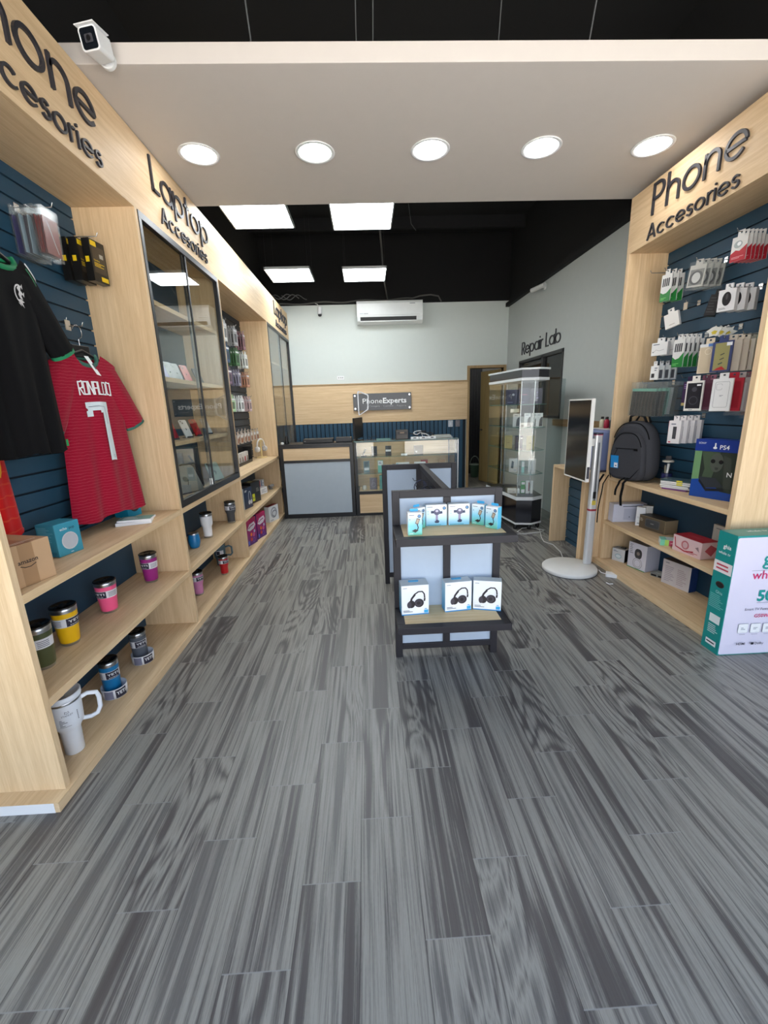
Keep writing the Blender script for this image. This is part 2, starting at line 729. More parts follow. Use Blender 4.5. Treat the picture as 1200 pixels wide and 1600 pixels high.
def carton(name, label, cat, w, d, h, loc, rot, m, faces=None, group=None, bevel=.0012, top=None, extra=None, sides=None):
    mb = MB()
    mb.box(-w / 2, w / 2, -d / 2, d / 2, 0, h, m)
    if top is not None:
        decals(mb, w, d, h, 't', [('rect', 0.005, .005, .995, .995, top)], .0002)
    for s, mm in (sides or {}).items():
        decals(mb, w, d, h, s, [('rect', 0.004, .004, .996, .996, mm)], .0002)
    for s, it in (faces or {}).items():
        decals(mb, w, d, h, s, it)
    if extra:
        extra(mb)
    o = mb.build(name, None, bevel, loc, rot)
    return tag(o, label, cat, group)

# ================================================================== THE SETTING
XWL, XWR, YB, YF = -1.66, 2.50, 7.72, -0.35     # wall planes

# the shop floor stops at the threshold; pavement outside
fl = MB(); fl.box(XWL - .2, 3.7, YF, 9.9, -.12, 0, floor_m)
struct(fl.build('floor'))
pv = MB(); pv.box(-14, 15, -26, YF - .002, -.14, -.02, pm((176, 172, 165), .9, var=.1))
struct(pv.build('ground'))
w_ = MB(); w_.box(XWL - .12, XWL, YF, YB + .12, 0, 3.12, white_wall); struct(w_.build('wall_left'))
w_ = MB()   # right wall with the repair-lab window opening
WY0, WY1, WZ0, WZ1 = 5.50, 7.08, 1.29, 2.155
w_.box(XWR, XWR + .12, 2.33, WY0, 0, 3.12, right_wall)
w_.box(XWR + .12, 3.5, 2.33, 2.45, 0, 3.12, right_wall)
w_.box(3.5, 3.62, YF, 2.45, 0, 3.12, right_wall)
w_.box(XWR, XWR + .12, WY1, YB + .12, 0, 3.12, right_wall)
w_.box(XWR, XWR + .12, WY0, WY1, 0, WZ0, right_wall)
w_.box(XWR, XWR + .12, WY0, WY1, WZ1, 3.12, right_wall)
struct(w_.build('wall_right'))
DX0, DX1, DZ = 1.84, 2.44, 2.12
w_ = MB()
w_.box(XWL, DX0, YB, YB + .12, 0, 3.2, white_wall)
w_.box(DX1, XWR, YB, YB + .12, 0, 3.2, white_wall)
w_.box(DX0, DX1, YB, YB + .12, DZ, 3.2, white_wall)
struct(w_.build('wall_back'))
w_ = MB()
w_.box(XWL - .12, 3.2, YB + 2.1, YB + 2.2, 0, 3.0, pm((150, 150, 146), .9))
w_.box(1.2, 1.28, YB + .12, YB + 2.1, 0, 3.0, pm((120, 125, 128), .9))
w_.box(3.1, 3.2, YB + .12, YB + 2.1, 0, 3.0, pm((150, 152, 150), .9))
w_.box(1.2, 3.2, YB + .12, YB + 2.2, 3.0, 3.05, black_roof)
struct(w_.build('wall_backroom'))
w_ = MB()   # repair lab behind the window
w_.box(XWR + 1.4, XWR + 1.5, 5.0, YB + .12, 0, 3.0, pm((60, 60, 62), .9))
w_.box(XWR + .12, XWR + 1.5, 4.9, 5.0, 0, 3.0, pm((70, 70, 72), .9))
w_.box(XWR + .12, XWR + 1.5, 4.9, YB + .12, 3.0, 3.05, black_roof)
w_.box(XWR + .12, XWR + 1.4, YB + .02, YB + .12, 0, 3.0, pm((60, 60, 62), .9))
struct(w_.build('wall_repairlab'))
# black roof void: upper walls and roof slab
w_ = MB()
ZR = 4.25
w_.box(XWL - .12, 4.1, YF, YB + .3, ZR, ZR + .1, black_roof)
w_.box(XWL - .12, XWL, YF, YB + .12, 3.12, ZR, black_roof)
w_.box(XWR, XWR + .12, 2.33, YB + .12, 3.12, ZR, black_roof)
w_.box(XWR + .12, 3.62, 2.33, 2.45, 3.12, ZR, black_roof)
w_.box(3.5, 3.62, YF, 2.45, 3.12, ZR, black_roof)
w_.box(XWL - .12, XWR + .12, YB, YB + .12, 3.2, ZR, black_roof)
w_.box(XWR - .06, XWR, 3.85, YB, 3.10, 3.16, black_roof)
struct(w_.build('ceiling'))
# dark roof beams
w_ = MB()
for y in (.9, 2.1, 4.6, 5.9, 7.1):
    w_.box(XWL, XWR, y, y + .06, ZR - .16, ZR - .001, pm((17, 18, 21), .8))
struct(w_.build('trim_2'))
# shop front above the open entrance
w_ = MB()
w_.box(XWL - .12, 3.62, YF - .12, YF, 3.05, ZR + .1, white_wall)
struct(w_.build('wall_front'))
# gypsum soffit band
w_ = MB(); w_.box(XWL, XWR, 2.44, 3.855, 3.085, 3.168, white_ceiling)
struct(w_.build('trim_1', bevel=.003))
# wood band and blue slatted wainscot on the back wall
w_ = MB()
w_.box(XWL, 1.80, YB - .035, YB, 1.25, 1.905, wood_x)
w_.box(XWL, 1.80, YB - .05, YB, 1.905, 1.925, pm((176, 146, 106), .5))
struct(w_.build('trim_3', bevel=.002))
w_ = MB()
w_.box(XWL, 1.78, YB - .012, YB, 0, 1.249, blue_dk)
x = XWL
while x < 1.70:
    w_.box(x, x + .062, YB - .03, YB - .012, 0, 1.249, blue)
    x += .0755
struct(w_.build('trim_4', bevel=.002))
# back doorway, its frame and the door opened into the back room
w_ = MB()
fm_ = wood_mat('door_frame_oak', (150, 122, 84), (176, 148, 106), 2)
w_.box(DX0 - .045, DX0, YB - .03, YB + .13, 0, DZ + .045, fm_)
w_.box(DX1, DX1 + .045, YB - .03, YB + .13, 0, DZ + .045, fm_)
w_.box(DX0, DX1, YB - .03, YB + .13, DZ, DZ + .045, fm_)
dr = struct(w_.build('door_1', bevel=.002))
lf = MB()
lf.box(0, .60, -.02, .02, .01, 2.10, wood_mat('door_leaf_oak', (172, 146, 92), (196, 170, 116), 2))
leaf = lf.build('door_leaf', dr, .002, (2.435, 7.80, 0), R(110))
hb = MB()
hb.tube([(.54, .02, 1.02), (.54, .06, 1.02), (.46, .065, 1.02)], .011, black, 8)
hb.tube([(.54, -.02, 1.02), (.54, -.06, 1.02), (.46, -.065, 1.02)], .011, black, 8)
hb.lathe([(.025, -.004), (.025, .004)], black, 14, (.54, .025, 1.02))
hb.build('door_handle', leaf)
# repair lab window: black frame, mullion and dark glass
w_ = MB()
t_ = .045
w_.box(XWR - .012, XWR + .06, WY0, WY1, WZ1 - t_, WZ1, black_metal)
w_.box(XWR - .012, XWR + .06, WY0, WY1, WZ0, WZ0 + .03, black_metal)
w_.box(XWR - .012, XWR + .06, WY0, WY0 + .03, WZ0, WZ1, black_metal)
w_.box(XWR - .012, XWR + .06, WY1 - .06, WY1, WZ0, WZ1, black_metal)
w_.box(XWR - .012, XWR + .06, 6.12, 6.18, WZ0, WZ1, black_metal)
w_.box(XWR + .0, XWR + .05, 6.18, WY1 - .06, 2.04, 2.07, pm((70, 68, 64), .5))
wi = struct(w_.build('window_1', bevel=.002))
g_ = MB(); g_.box(XWR + .02, XWR + .026, WY0 + .03, WY1 - .06, WZ0 + .03, WZ1 - t_, glass_black)
g_.build('window_pane', wi)
# wooden sill board along the right wall
w_ = MB(); w_.box(XWR - .05, XWR, 3.75, 5.60, 1.20, 1.285, wood_mat('sill_oak', (140, 112, 78), (170, 140, 102), 1))
struct(w_.build('trim_5', bevel=.002))

# ================================================================== LIGHTS
def led_panel(cx, cy, label):
    e_ = empty('ceiling_light', label, 'ceiling light', (cx, cy, 3.30), 0, 'square LED panels under the black roof')
    f = MB()
    s = .30
    for a, b_, c, d_ in ((-s, s, -s, -s + .012), (-s, s, s - .012, s), (-s, -s + .012, -s, s), (s - .012, s, -s, s)):
        f.box(a, b_, c, d_, 0, .03, pm((170, 175, 178), .5))
    f.box(-s + .005, s - .005, -s + .005, s - .005, .02, .03, pm((150, 150, 150)))
    f.build('light_frame', e_)
    d = MB(); d.box(-s + .012, s - .012, -s + .012, s - .012, .004, .010, led)
    d.build('diffuser', e_)
    for sx, sy in ((-1, -1), (1, -1), (-1, 1), (1, 1)):
        wv = MB(); wv.tube([(sx * .27, sy * .27, .03), (sx * .27, sy * .27, ZR - 3.30)], .0012, pm((40, 42, 44), .5), 5)
        wv.build('hanging_wire', e_)


led_panel(-.955, 4.585, 'left square LED panel just behind the white soffit')
led_panel(.03, 4.66, 'right square LED panel just behind the white soffit')
led_panel(-.975, 6.45, 'left square LED panel of the far pair near the air conditioner')
led_panel(.045, 6.50, 'right square LED panel of the far pair, above the air conditioner')

for i, (x, y) in enumerate([(-.99, 3.153), (-.262, 3.15), (.47, 3.138), (1.184, 3.13), (1.914, 3.129)]):
    nm = ['round downlight at the left end of the soffit, beside the Laptop lettering', 'round downlight with a dim greenish glow, second from the left in the soffit',
          'round downlight in the middle of the soffit', 'round downlight second from the right in the soffit', 'round downlight at the right end of the soffit, beside the Phone lettering'][i]
    e_ = empty('downlight', nm, 'ceiling light', (x, y, 3.085), 0, 'round downlights in the soffit')
    r_ = MB()
    r_.lathe([(.103, 0), (.120, 0), (.126, -.004), (.122, -.007), (.104, -.006), (.103, 0)], white, 36, cap=False)
    r_.build('rim', e_)
    r_ = MB(); r_.lathe([(.103, -.001), (.103, -.003)], spot_em2 if i == 1 else spot_em, 36)
    r_.build('diffuser', e_)

# cables dangling from the roof
wire_m = pm((62, 64, 66), .5)
for i, (a, b_, lab) in enumerate([
    ((-.50, 2.05), (-.48, 2.52), 'grey cable hanging over the soffit, leftmost of the ones seen above it'),
    ((.02, 2.05), (.02, 2.52), 'thin pale wire hanging above the soffit left of the centre'),
    ((.11, 2.02), (.10, 2.52), 'faint thin wire hanging right beside the pale one above the soffit'),
    ((.64, 2.05), (.72, 2.55), 'slanting thin wire hanging above the middle of the soffit'),
    ((1.10, 2.02), (1.16, 2.52), 'pale cord hanging above the right half of the soffit')]):
    c_ = MB()
    c_.tube([(a[0], a[1], 4.2), ((a[0] + b_[0]) / 2 + .01, (a[1] + b_[1]) / 2, 3.7), (b_[0], b_[1], 3.172)], .0045 if i in (0, 4) else .0028, wire_m, 6)
    tag(c_.build('hanging_cable'), lab, 'cable', 'cables hanging above the soffit')
c_ = MB(); c_.tube([(.56, 5.2, 4.2), (.54, 5.3, 3.75), (.60, 5.5, 3.55), (.66, 5.55, 3.50)], .004, wire_m, 6)
tag(c_.build('hanging_cable'), 'curly cable end hanging in the black void right of the LED panels', 'cable')
c_ = MB(); c_.tube([(.16, 4.9, 3.34), (.22, 5.3, 3.5), (.28, 6.2, 3.55), (.34, 7.1, 3.42), (.42, 7.66, 3.26)], .012, pm((78, 78, 76), .6), 8)
tag(c_.build('hanging_cable'), 'thick grey conduit running from the LED panels down to the air conditioner', 'cable')
c_ = MB()
pts = [(-1.55 + .1 * k, YB - .03, 3.215 + .012 * math.sin(k * .9) + .002 * k) for k in range(25)] + [(.97, YB - .03, 3.30), (1.15, YB - .03, 3.315), (1.28, YB - .03, 3.29), (1.33, YB - .03, 3.205)]
c_.tube(pts, .012, pm((84, 84, 82), .6), 8)
tag(c_.build('wall_cable'), 'black and grey cable lying along the top edge of the back wall', 'cable')
c_ = MB()
for q in range(3):
    c_.tube([(-1.5 + .12 * q + .03 * k, 7.2 + .03 * q, 3.22 + .035 * math.sin(k * .7 + q)) for k in range(14)], .007, pm((60, 62, 62), .6), 6)
tag(c_.build('cable_bundle'), 'loose bundle of dark cables above the far end of the left header', 'cable')

# ================================================================== LETTERS (round geometric alphabet drawn as strokes)
XH = .68
SW = .092


def glyphs(ch):
    """returns (list of stroke polylines, advance width)"""
    r = XH / 2 - SW / 2
    c = XH / 2
    if ch == 'o':
        return [('c', circ(c, c, r, 28))], XH
    if ch == 'a':
        return [('c', circ(c, c, r, 28)), ('l', [(XH - SW / 2, 0), (XH - SW / 2, XH)])], XH
    if ch == 'p':
        return [('c', circ(c, c, r, 28)), ('l', [(SW / 2, XH), (SW / 2, -.27)])], XH
    if ch == 'b':
        return [('c', circ(c, c, r, 28)), ('l', [(SW / 2, 0), (SW / 2, 1.0)])], XH
    if ch == 'e':
        return [('l', circ(c, c, r, 28, 0, 322)), ('l', [(SW / 2, c), (XH - SW / 2, c)])], XH
    if ch == 'c':
        return [('l', circ(c, c, r, 24, 42, 318))], XH * .92
    if ch in 'hn':
        rr = .235
        t = 1.0 if ch == 'h' else XH
        return [('l', [(SW / 2, 0), (SW / 2, t)]), ('l', [(SW / 2, XH - rr - SW / 2)] + list(reversed(circ(SW / 2 + rr, XH - rr - SW / 2, rr, 14, 0, 165))) + [(SW / 2 + 2 * rr, 0)])], 2 * rr + SW
    if ch == 'r':
        return [('l', [(SW / 2, 0), (SW / 2, XH)]), ('l', list(reversed(circ(SW / 2 + .2, XH - .2 - SW / 2, .2, 8, 70, 165))))], .30
    if ch == 'i':
        return [('l', [(SW / 2, 0), (SW / 2, XH)]), ('l', [(SW / 2, XH + .15), (SW / 2, XH + .15 + SW * 1.1)])], SW
    if ch == 't':
        return [('l', [(.16, 0), (.16, .96)]), ('l', [(0, XH - SW / 2), (.32, XH - SW / 2)])], .32
    if ch == 's':
        q = .165
        return [('l', circ(.2, XH - SW / 2 - q * .93, q, 12, 25, 262, ry=q * .93)[:-1] + list(reversed(circ(.2, SW / 2 + q, q * 1.05, 12, -155, 75, ry=q))))], .40
    if ch == 'L':
        return [('l', [(SW / 2, 1), (SW / 2, 0)]), ('l', [(0, SW / 2), (.40, SW / 2)])], .40
    if ch == 'P':
        return [('l', [(SW / 2, 0), (SW / 2, 1)]), ('l', [(SW / 2, 1 - SW / 2), (.26, 1 - SW / 2)] + list(reversed(circ(.26, .725, .228, 12, -90, 90))) + [(SW / 2, .497)])], .54
    if ch == 'R':
        return [('l', [(SW / 2, 0), (SW / 2, 1)]), ('l', [(SW / 2, 1 - SW / 2), (.26, 1 - SW / 2)] + list(reversed(circ(.26, .725, .228, 12, -90, 90))) + [(SW / 2, .497)]), ('l', [(.24, .5), (.50, 0)])], .54
    if ch == 'A':
        return [('l', [(.03, 0), (.37, 1)]), ('l', [(.37, 1), (.71, 0)]), ('l', [(.13, .30), (.61, .30)])], .74
    return [], .3


def letters(word, to3, start, end, base, cap, parent, gap=.10, depth=.012, lab=None):
    gl = [glyphs(c) for c in word]
    tot = sum((g[1] if w != ' ' else .28) for g, w in zip(gl, word)) + gap * (len(word) - 1)
    sx = (end - start) / tot
    x = 0
    for ch, (st, adv) in zip(word, gl):
        if ch == ' ':
            x += .28 + gap
            continue
        b_ = MB()
        for kind, pts in st:
            closed = kind == 'c'
            P = [(start + (x + u) * sx, base + v * cap) for u, v in pts]
            n = len(P)
            w = SW * cap
            F0, F1, B0, B1 = [], [], [], []
            for i in range(n):
                if closed:
                    a, c = P[i - 1], P[(i + 1) % n]
                else:
                    a, c = P[max(i - 1, 0)], P[min(i + 1, n - 1)]
                tx, ty = c[0] - a[0], c[1] - a[1]
                q = math.hypot(tx, ty) or 1
                nx, ny = -ty / q * w / 2, tx / q * w / 2
                F0.append(to3(P[i][0] + nx, P[i][1] + ny, depth))
                F1.append(to3(P[i][0] - nx, P[i][1] - ny, depth))
                B0.append(to3(P[i][0] + nx, P[i][1] + ny, 0))
                B1.append(to3(P[i][0] - nx, P[i][1] - ny, 0))
            loops = [[F0[i], F1[i], B1[i], B0[i]] for i in range(n)]
            if closed:
                loops.append(loops[0])
            b_.rings(loops, letter_mat, not closed, False)
        b_.build('letter', parent)
        x += adv + gap


# ================================================================== SHELVING
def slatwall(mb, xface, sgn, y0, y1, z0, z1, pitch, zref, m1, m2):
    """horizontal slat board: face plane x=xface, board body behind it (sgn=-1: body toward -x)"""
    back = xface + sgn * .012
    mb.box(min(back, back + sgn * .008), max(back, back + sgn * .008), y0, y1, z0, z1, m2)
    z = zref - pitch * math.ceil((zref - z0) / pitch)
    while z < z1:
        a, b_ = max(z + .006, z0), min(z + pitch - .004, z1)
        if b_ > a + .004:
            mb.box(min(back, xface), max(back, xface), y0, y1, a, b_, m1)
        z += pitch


XL = -1.275
HB = 2.655          # header underside
# --- left header
lh = empty('header_board', 'long oak header board over the left shelving, lettered Phone and Laptop Accesories', 'sign', (XL, 1.43, HB))
m = MB(); m.box(0, .0 - .020, 0, 6.27, 0, .425, wood_y); m.box(-.365, -.020, 0, 6.27, 0, .02, wood_y); m.box(-.365, -.020, 0, 6.27, .405, .425, wood_y); m.box(-.365, -.02, 0, .02, .02, .405, wood_x); m.box(-.365, -.02, 6.25, 6.27, .02, .405, wood_x)
m.build('board', lh, .001)
tl = lambda u, v, d: (d + .0005, u - 1.43, v - HB)
letters('Phone', tl, 1.71, 2.515, 2.852, .192, lh)
letters('Accesories', tl, 1.70, 2.505, 2.697, .104, lh, gap=.13)
letters('Laptop', tl, 3.058, 4.006, 2.853, .19, lh)
letters('Accesories', tl, 3.13, 3.93, 2.697, .102, lh, gap=.13)
letters('Laptop', tl, 6.595, 7.58, 2.853, .185, lh)
letters('Accesories', tl, 6.64, 7.465, 2.70, .095, lh, gap=.13)

ST = .035
DEP = -1.64


def left_bay(name, label, cat, y0, y1, panels, slat, plinth_y0=None):
    """one built-in bay of the left run"""
    e_ = empty(name, label, cat, (XL, (y0 + y1) / 2, 0), 0, 'built-in units of the left wall')
    oy = (y0 + y1) / 2

    def P(mb, nm, bev=.001, lab=None):
        # geometry was given in world coordinates; shift into the thing's space
        mb.v = [(a - XL, b_ - oy, c) for a, b_, c in mb.v]
        o = mb.build(nm, e_, bev)
        if lab:
            o['label'] = lab
        return o
    for a, b_ in panels:
        q = MB(); q.box(DEP, XL, a, b_, .0455, HB - .0005, wood_z); P(q, 'side_panel')
    q = MB(); q.box(DEP, XL + .013, y0, y1, 0, .045, wood_y)
    if plinth_y0:
        q.box(DEP, XL + .013, plinth_y0 + .002, y0, 0, .045, wood_y)
        q.box(DEP, XL - .005, plinth_y0, plinth_y0 + .002, 0, .045, white)
    P(q, 'plinth_shelf')
    iy0 = panels[0][1] if panels and panels[0][0] <= y0 + .001 else y0
    iy1 = panels[-1][0] if panels and panels[-1][1] >= y1 - .001 else y1
    q = MB(); q.box(DEP + .005, XL, iy0 + .0005, iy1 - .0005, .444 - ST, .444, wood_y); P(q, 'shelf')
    q = MB(); q.box(DEP + .005, XL, iy0 + .0005, iy1 - .0005, .88 - ST, .88, wood_y); P(q, 'shelf')
    q = MB(); q.box(DEP - .001, DEP + .004, iy0, iy1, .0455, .845, blue_flat); P(q, 'back_panel', 0, 'petrol blue back panel')
    q = MB()
    if slat:
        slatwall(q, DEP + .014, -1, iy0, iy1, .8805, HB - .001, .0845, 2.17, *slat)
        P(q, 'slat_board', 0, 'horizontally slatted board')
    return e_, P, iy0, iy1


left_bay('shelving_unit', 'nearest oak shelving bay on the left, with jerseys and tumblers', 'shelving unit', 1.43, 2.82, [(1.43, 1.458), (2.79, 2.82)], (blue, blue_dk), 1.365)
cab1, P1, a_, b_ = left_bay('display_cabinet', 'large black-framed glass cabinet bay under the first Laptop lettering', 'cabinet', 2.8205, 4.1495, [], None)


def cabinet_top(P, y0, y1, shelves, mull, zb=.8805):
    q = MB(); q.box(DEP - .001, DEP + .004, y0, y1, zb, HB - .001, blue_flat); P(q, 'back_panel', 0, 'petrol blue back panel')
    q = MB(); q.box(DEP + .005, XL - .006, y1 - .012, y1 - .0005, zb, HB - .001, wood_z); P(q, 'side_panel')
    for z in shelves:
        q = MB(); q.box(DEP + .005, -1.33, y0 + .001, y1 - .013, z - .03, z, wood_y); P(q, 'shelf')
    f = MB()
    t = .032
    f.box(XL - .03, XL + .004, y0, y1, HB - .04, HB - .001, black_metal)
    f.box(XL - .03, XL + .004, y0, y1, zb + .002, zb + .05, black_metal)
    f.box(XL - .03, XL + .004, y0, y0 + t, zb + .05, HB - .04, black_metal)
    f.box(XL - .03, XL + .004, y1 - t, y1, zb + .05, HB - .04, black_metal)
    P(f, 'door_frame')
    for k, (ya, yb, xo, mt) in enumerate(((y0 + t, mull + .02, -.004, 0), (mull - .02, y1 - t, -.018, 1))):
        d = MB(); d.box(XL + xo - .003, XL + xo, ya, yb, zb + .052, HB - .042, glass)
        dob = P(d, 'sliding_door', 0)
        s = MB()
        if k == 0:
            s.box(XL + xo - .008, XL + xo + .004, yb - .018, yb, zb + .052, HB - .042, black_metal)
        else:
            s.box(XL + xo - .008, XL + xo + .004, ya, ya + .018, zb + .052, HB - .042, pm((120, 122, 124), .35, .8))
        s.v = [(a, b, c) for a, b, c in s.v]
        so = P(s, 'door_stile', 0)
        k2 = MB(); k2.cbox((XL + xo + .006, (yb - .05) if k == 0 else (ya + .06), zb + .085), (.008, .02, .05), steel)
        P(k2, 'door_lock', .001)


cabinet_top(P1, 2.8205, 4.1495, (2.215, 1.745, 1.315), 3.455)
for z in (1.32, 1.32 - .02):
    pass
left_bay('shelving_unit', 'third bay of the left run, slatted board hung with phone cases, between the glass cabinets', 'shelving unit', 4.15, 6.06, [(4.15, 4.18), (6.03, 6.06)], (slate, slate_dk))
cab2, P2, a_, b_ = left_bay('display_cabinet', 'far glass cabinet bay at the back left corner beside the counter', 'cabinet', 6.0605, 7.66, [], None)
cabinet_top(P2, 6.0605, 7.66, (2.2, 1.75, 1.3), 6.86)

# --- right unit
XRF, XRB = 2.15, 2.48
rh = empty('header_board', 'oak header board over the right shelving, lettered Phone Accesories', 'sign', (XRF, 2.33, 2.63))
m = MB(); m.box(0, .02, 0, 1.385, 0, .40, wood_y); m.box(.02, .348, 0, 1.385, 0, .02, wood_y); m.box(.02, .348, 0, 1.385, .38, .40, wood_y); m.box(.02, .348, 0, .02, .02, .38, wood_x); m.box(.02, .348, 1.365, 1.385, .02, .38, wood_x)
m.build('board', rh, .001)
tr_ = lambda u, v, d: (-d - .0005, -u - 2.33, v - 2.63)
letters('Phone', tr_, -3.437, -2.636, 2.803, .203, rh)
letters('Accesories', tr_, -3.458, -2.657, 2.646, .102, rh, gap=.13)

ru = empty('shelving_unit', 'oak shelving unit on the right wall with a slatted board of phone accessories', 'shelving unit', (XRF, 3.0, 0))


def PR(mb, nm, bev=.001, lab=None):
    mb.v = [(a - XRF, b_ - 3.0, c) for a, b_, c in mb.v]
    o = mb.build(nm, ru, bev)
    if lab:
        o['label'] = lab


for a, b_ in ((2.34, 2.375), (3.672, 3.712)):
    q = MB(); q.box(XRF, XRB + .018, a, b_, .0505, 2.6295, wood_z); PR(q, 'side_panel')
q = MB(); q.box(XRF - .045, XRB + .018, 2.30, 3.7155, 0, .05, wood_y); PR(q, 'plinth_shelf')
for z in (.432, .838):
    q = MB(); q.box(XRF, XRB, 2.3755, 3.6715, z - .034, z, wood_y); PR(q, 'shelf')
q = MB(); q.box(XRB, XRB + .004, 2.376, 3.671, .0505, .80, blue_flat); PR(q, 'back_panel', 0, 'petrol blue back panel')
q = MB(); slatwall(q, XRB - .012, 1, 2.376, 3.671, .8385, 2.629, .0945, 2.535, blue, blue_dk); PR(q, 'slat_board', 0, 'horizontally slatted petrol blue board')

# --- low slatted oak unit between the shelving and the window
lu = empty('low_shelf_unit', 'low oak unit with a petrol blue slatted front behind the screen stand', 'shelving unit', (2.02, 4.05, 0))
q = MB(); q.box(-.045, .47, .34, .365, 0, .828, wood_z); q.build('side_panel', lu, .001)
q = MB(); q.box(-.045, .47, -.33, -.26, 0, .828, wood_z); q.build('side_panel', lu, .001)
q = MB(); q.box(-.045, .47, -.33, .365, .8285, .852, wood_y); q.build('top_board', lu, .001)
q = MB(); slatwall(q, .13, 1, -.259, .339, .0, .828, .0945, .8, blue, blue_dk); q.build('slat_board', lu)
q = MB(); q.box(.155, .47, -.259, .339, 0, .8, wood_z); q.build('carcass', lu)

# ================================================================== COUNTERS AT THE BACK
rc = empty('reception_desk', 'reception desk with a grey front panel, oak strip and black frame at the back left', 'counter', (-.715, 5.86, 0))
q = MB()
for a, b_ in ((-.51, -.46), (.455, .505)):
    q.box(a, b_, 0, .45, 0, 1.02, black_metal)
q.box(-.46, .455, 0, .05, 0, .06, black_metal); q.box(-.46, .455, 0, .03, .79, .825, black_metal); q.box(-.46, .455, 0, .03, .99, 1.02, black_metal)
q.box(-.51, .505, 0, .45, 1.02, 1.045, black_metal)
q.build('frame', rc, .002)
q = MB(); q.box(-.459, .454, .008, .026, .0605, .7895, counter_grey); q.build('front_panel', rc)
q = MB(); q.box(-.459, .454, .008, .026, .8255, .9895, wood_x); q.build('oak_strip', rc)

gx0, gx1, gy0, gy1 = -.20, 1.26, 5.87, 6.33
gc = empty('glass_counter', 'glass display counter with black frame and oak interior, behind the centre gondola', 'counter', ((gx0 + gx1) / 2, gy0, 0))
GX = (gx0 + gx1) / 2


def PG(mb, nm, bev=.0, lab=None):
    mb.v = [(a - GX, b_ - gy0, c) for a, b_, c in mb.v]
    o = mb.build(nm, gc, bev)
    if lab:
        o['label'] = lab


q = MB()
q.box(gx0, gx0 + .05, gy0, gy1, 0, .35, black_metal); q.box(gx1 - .05, gx1, gy0, gy1, 0, .35, black_metal)
q.box(gx0 + .05, gx1 - .05, gy0, gy0 + .03, 0, .035, black_metal); q.box(gx0 + .05, gx1 - .05, gy0, gy0 + .03, .31, .35, black_metal)
q.box(.6, .64, gy0, gy0 + .03, .035, .31, black_metal)
q.box(gx0, gx0 + .03, gy0, gy0 + .02, .35, 1.05, black_metal)
q.box(gx0, gx0 + .03, gy1 - .02, gy1, .35, 1.05, black_metal)
q.box(gx1 - .012, gx1, gy0, gy0 + .012, .35, 1.05, steel)
q.box(gx0, gx1, gy0, gy0 + .012, 1.038, 1.05, pm((70, 74, 76), .3, .8))
PG(q, 'frame', .001)
q = MB(); q.box(gx0 + .051, .6, gy0 + .006, gy0 + .028, .036, .309, wood_x); q.box(.64, gx1 - .051, gy0 + .006, gy0 + .028, .036, .309, wood_x); PG(q, 'oak_front')
q = MB(); q.box(gx0 + .051, gx1 - .051, gy0 + .03, gy1, .33, .349, wood_x); q.box(gx0 + .031, gx1 - .06, gy1 - .018, gy1, .35, 1.045, wood_x); PG(q, 'oak_interior')
q = MB(); q.box(gx1 - .05, gx1 - .04, gy0 + .03, gy1 - .02, .36, 1.03, pm((38, 42, 48), .08, .9)); PG(q, 'mirror_end')
for z in (.60, .835):
    q = MB(); q.box(gx0 + .032, gx1 - .055, gy0 + .03, gy1 - .02, z - .006, z, glass)
    q.box(gx0 + .032, gx1 - .055, gy0 + .028, gy0 + .03, z - .006, z, glass_edge); PG(q, 'glass_shelf')
q = MB(); q.box(gx0 + .031, gx1 - .013, gy0 + .004, gy0 + .008, .351, 1.037, glass); PG(q, 'front_glass')
q = MB(); q.box(gx0, gx1, gy0, gy1, 1.0505, 1.057, glass); q.box(gx0, gx1, gy0 - .001, gy0, 1.0505, 1.057, glass_edge); PG(q, 'top_glass')
q = MB(); q.box(gx1 - .006, gx1 - .002, gy0 + .013, gy1, .351, 1.037, glass); PG(q, 'end_glass')

# ================================================================== CENTRE GONDOLA
gd = empty('display_gondola', 'H-shaped charcoal gondola with two shelves facing the entrance', 'display stand', (.432, 2.30, 0))
q = MB()
T = .042
X0, X1 = -.311, .315
q.box(X0, X0 + T, 0, .04, 0, 1.043, char_metal); q.box(X1 - T, X1, 0, .04, 0, 1.043, char_metal)
q.box(-.02, .022, 0, .04, .0885, 1.0015, char_metal)
q.box(X0 + T, X1 - T, 0, .04, 1.002, 1.043, char_metal); q.box(X0 + T, X1 - T, 0, .04, .053, .088, char_metal)
q.box(X0 + T, X1 - T, .002, .038, .80, .835, char_metal); q.box(X0 + T, X1 - T, .002, .038, .29, .32, char_metal)
q.build('front_frame', gd, .002)
q = MB()
q.box(X0 + T, -.02, .014, .026, .088, 1.002, panel_white); q.box(.022, X1 - T, .014, .026, .088, 1.002, panel_white)
q.build('front_panels', gd)
for nm, zt, d_, xi in (('upper_shelf', .848, -.275, 0), ('lower_shelf', .335, -.25, 0)):
    q = MB()
    zb = zt - .040
    q.box(X0, X1, d_, d_ + .05, zb, zt, char_metal); q.box(X0, X0 + .045, d_ + .05, -.0005, zb, zt, char_metal); q.box(X1 - .045, X1, d_ + .05, -.0005, zb, zt, char_metal)
    s_ = q.build(nm, gd, .002)
    q = MB(); q.box(X0 + .045, X1 - .045, d_ + .05, .013, zt - .012, zt, tan_wood)
    q.build('wood_inset', s_)
q = MB()
by = 1.12
BX0, BX1 = -.328, .287
q.box(BX0, BX0 + .04, by, by + .04, 0, 1.043, char_metal); q.box(BX1 - .04, BX1, by, by + .04, 0, 1.043, char_metal)
q.box(BX0 + .04, BX1 - .04, by, by + .04, 1.001, 1.043, char_metal); q.box(BX0 + .04, BX1 - .04, by, by + .04, .06, .10, char_metal)
q.box(-.045, 0, by, by + .04, .1, 1.0, char_metal)
q.build('back_frame', gd, .002)
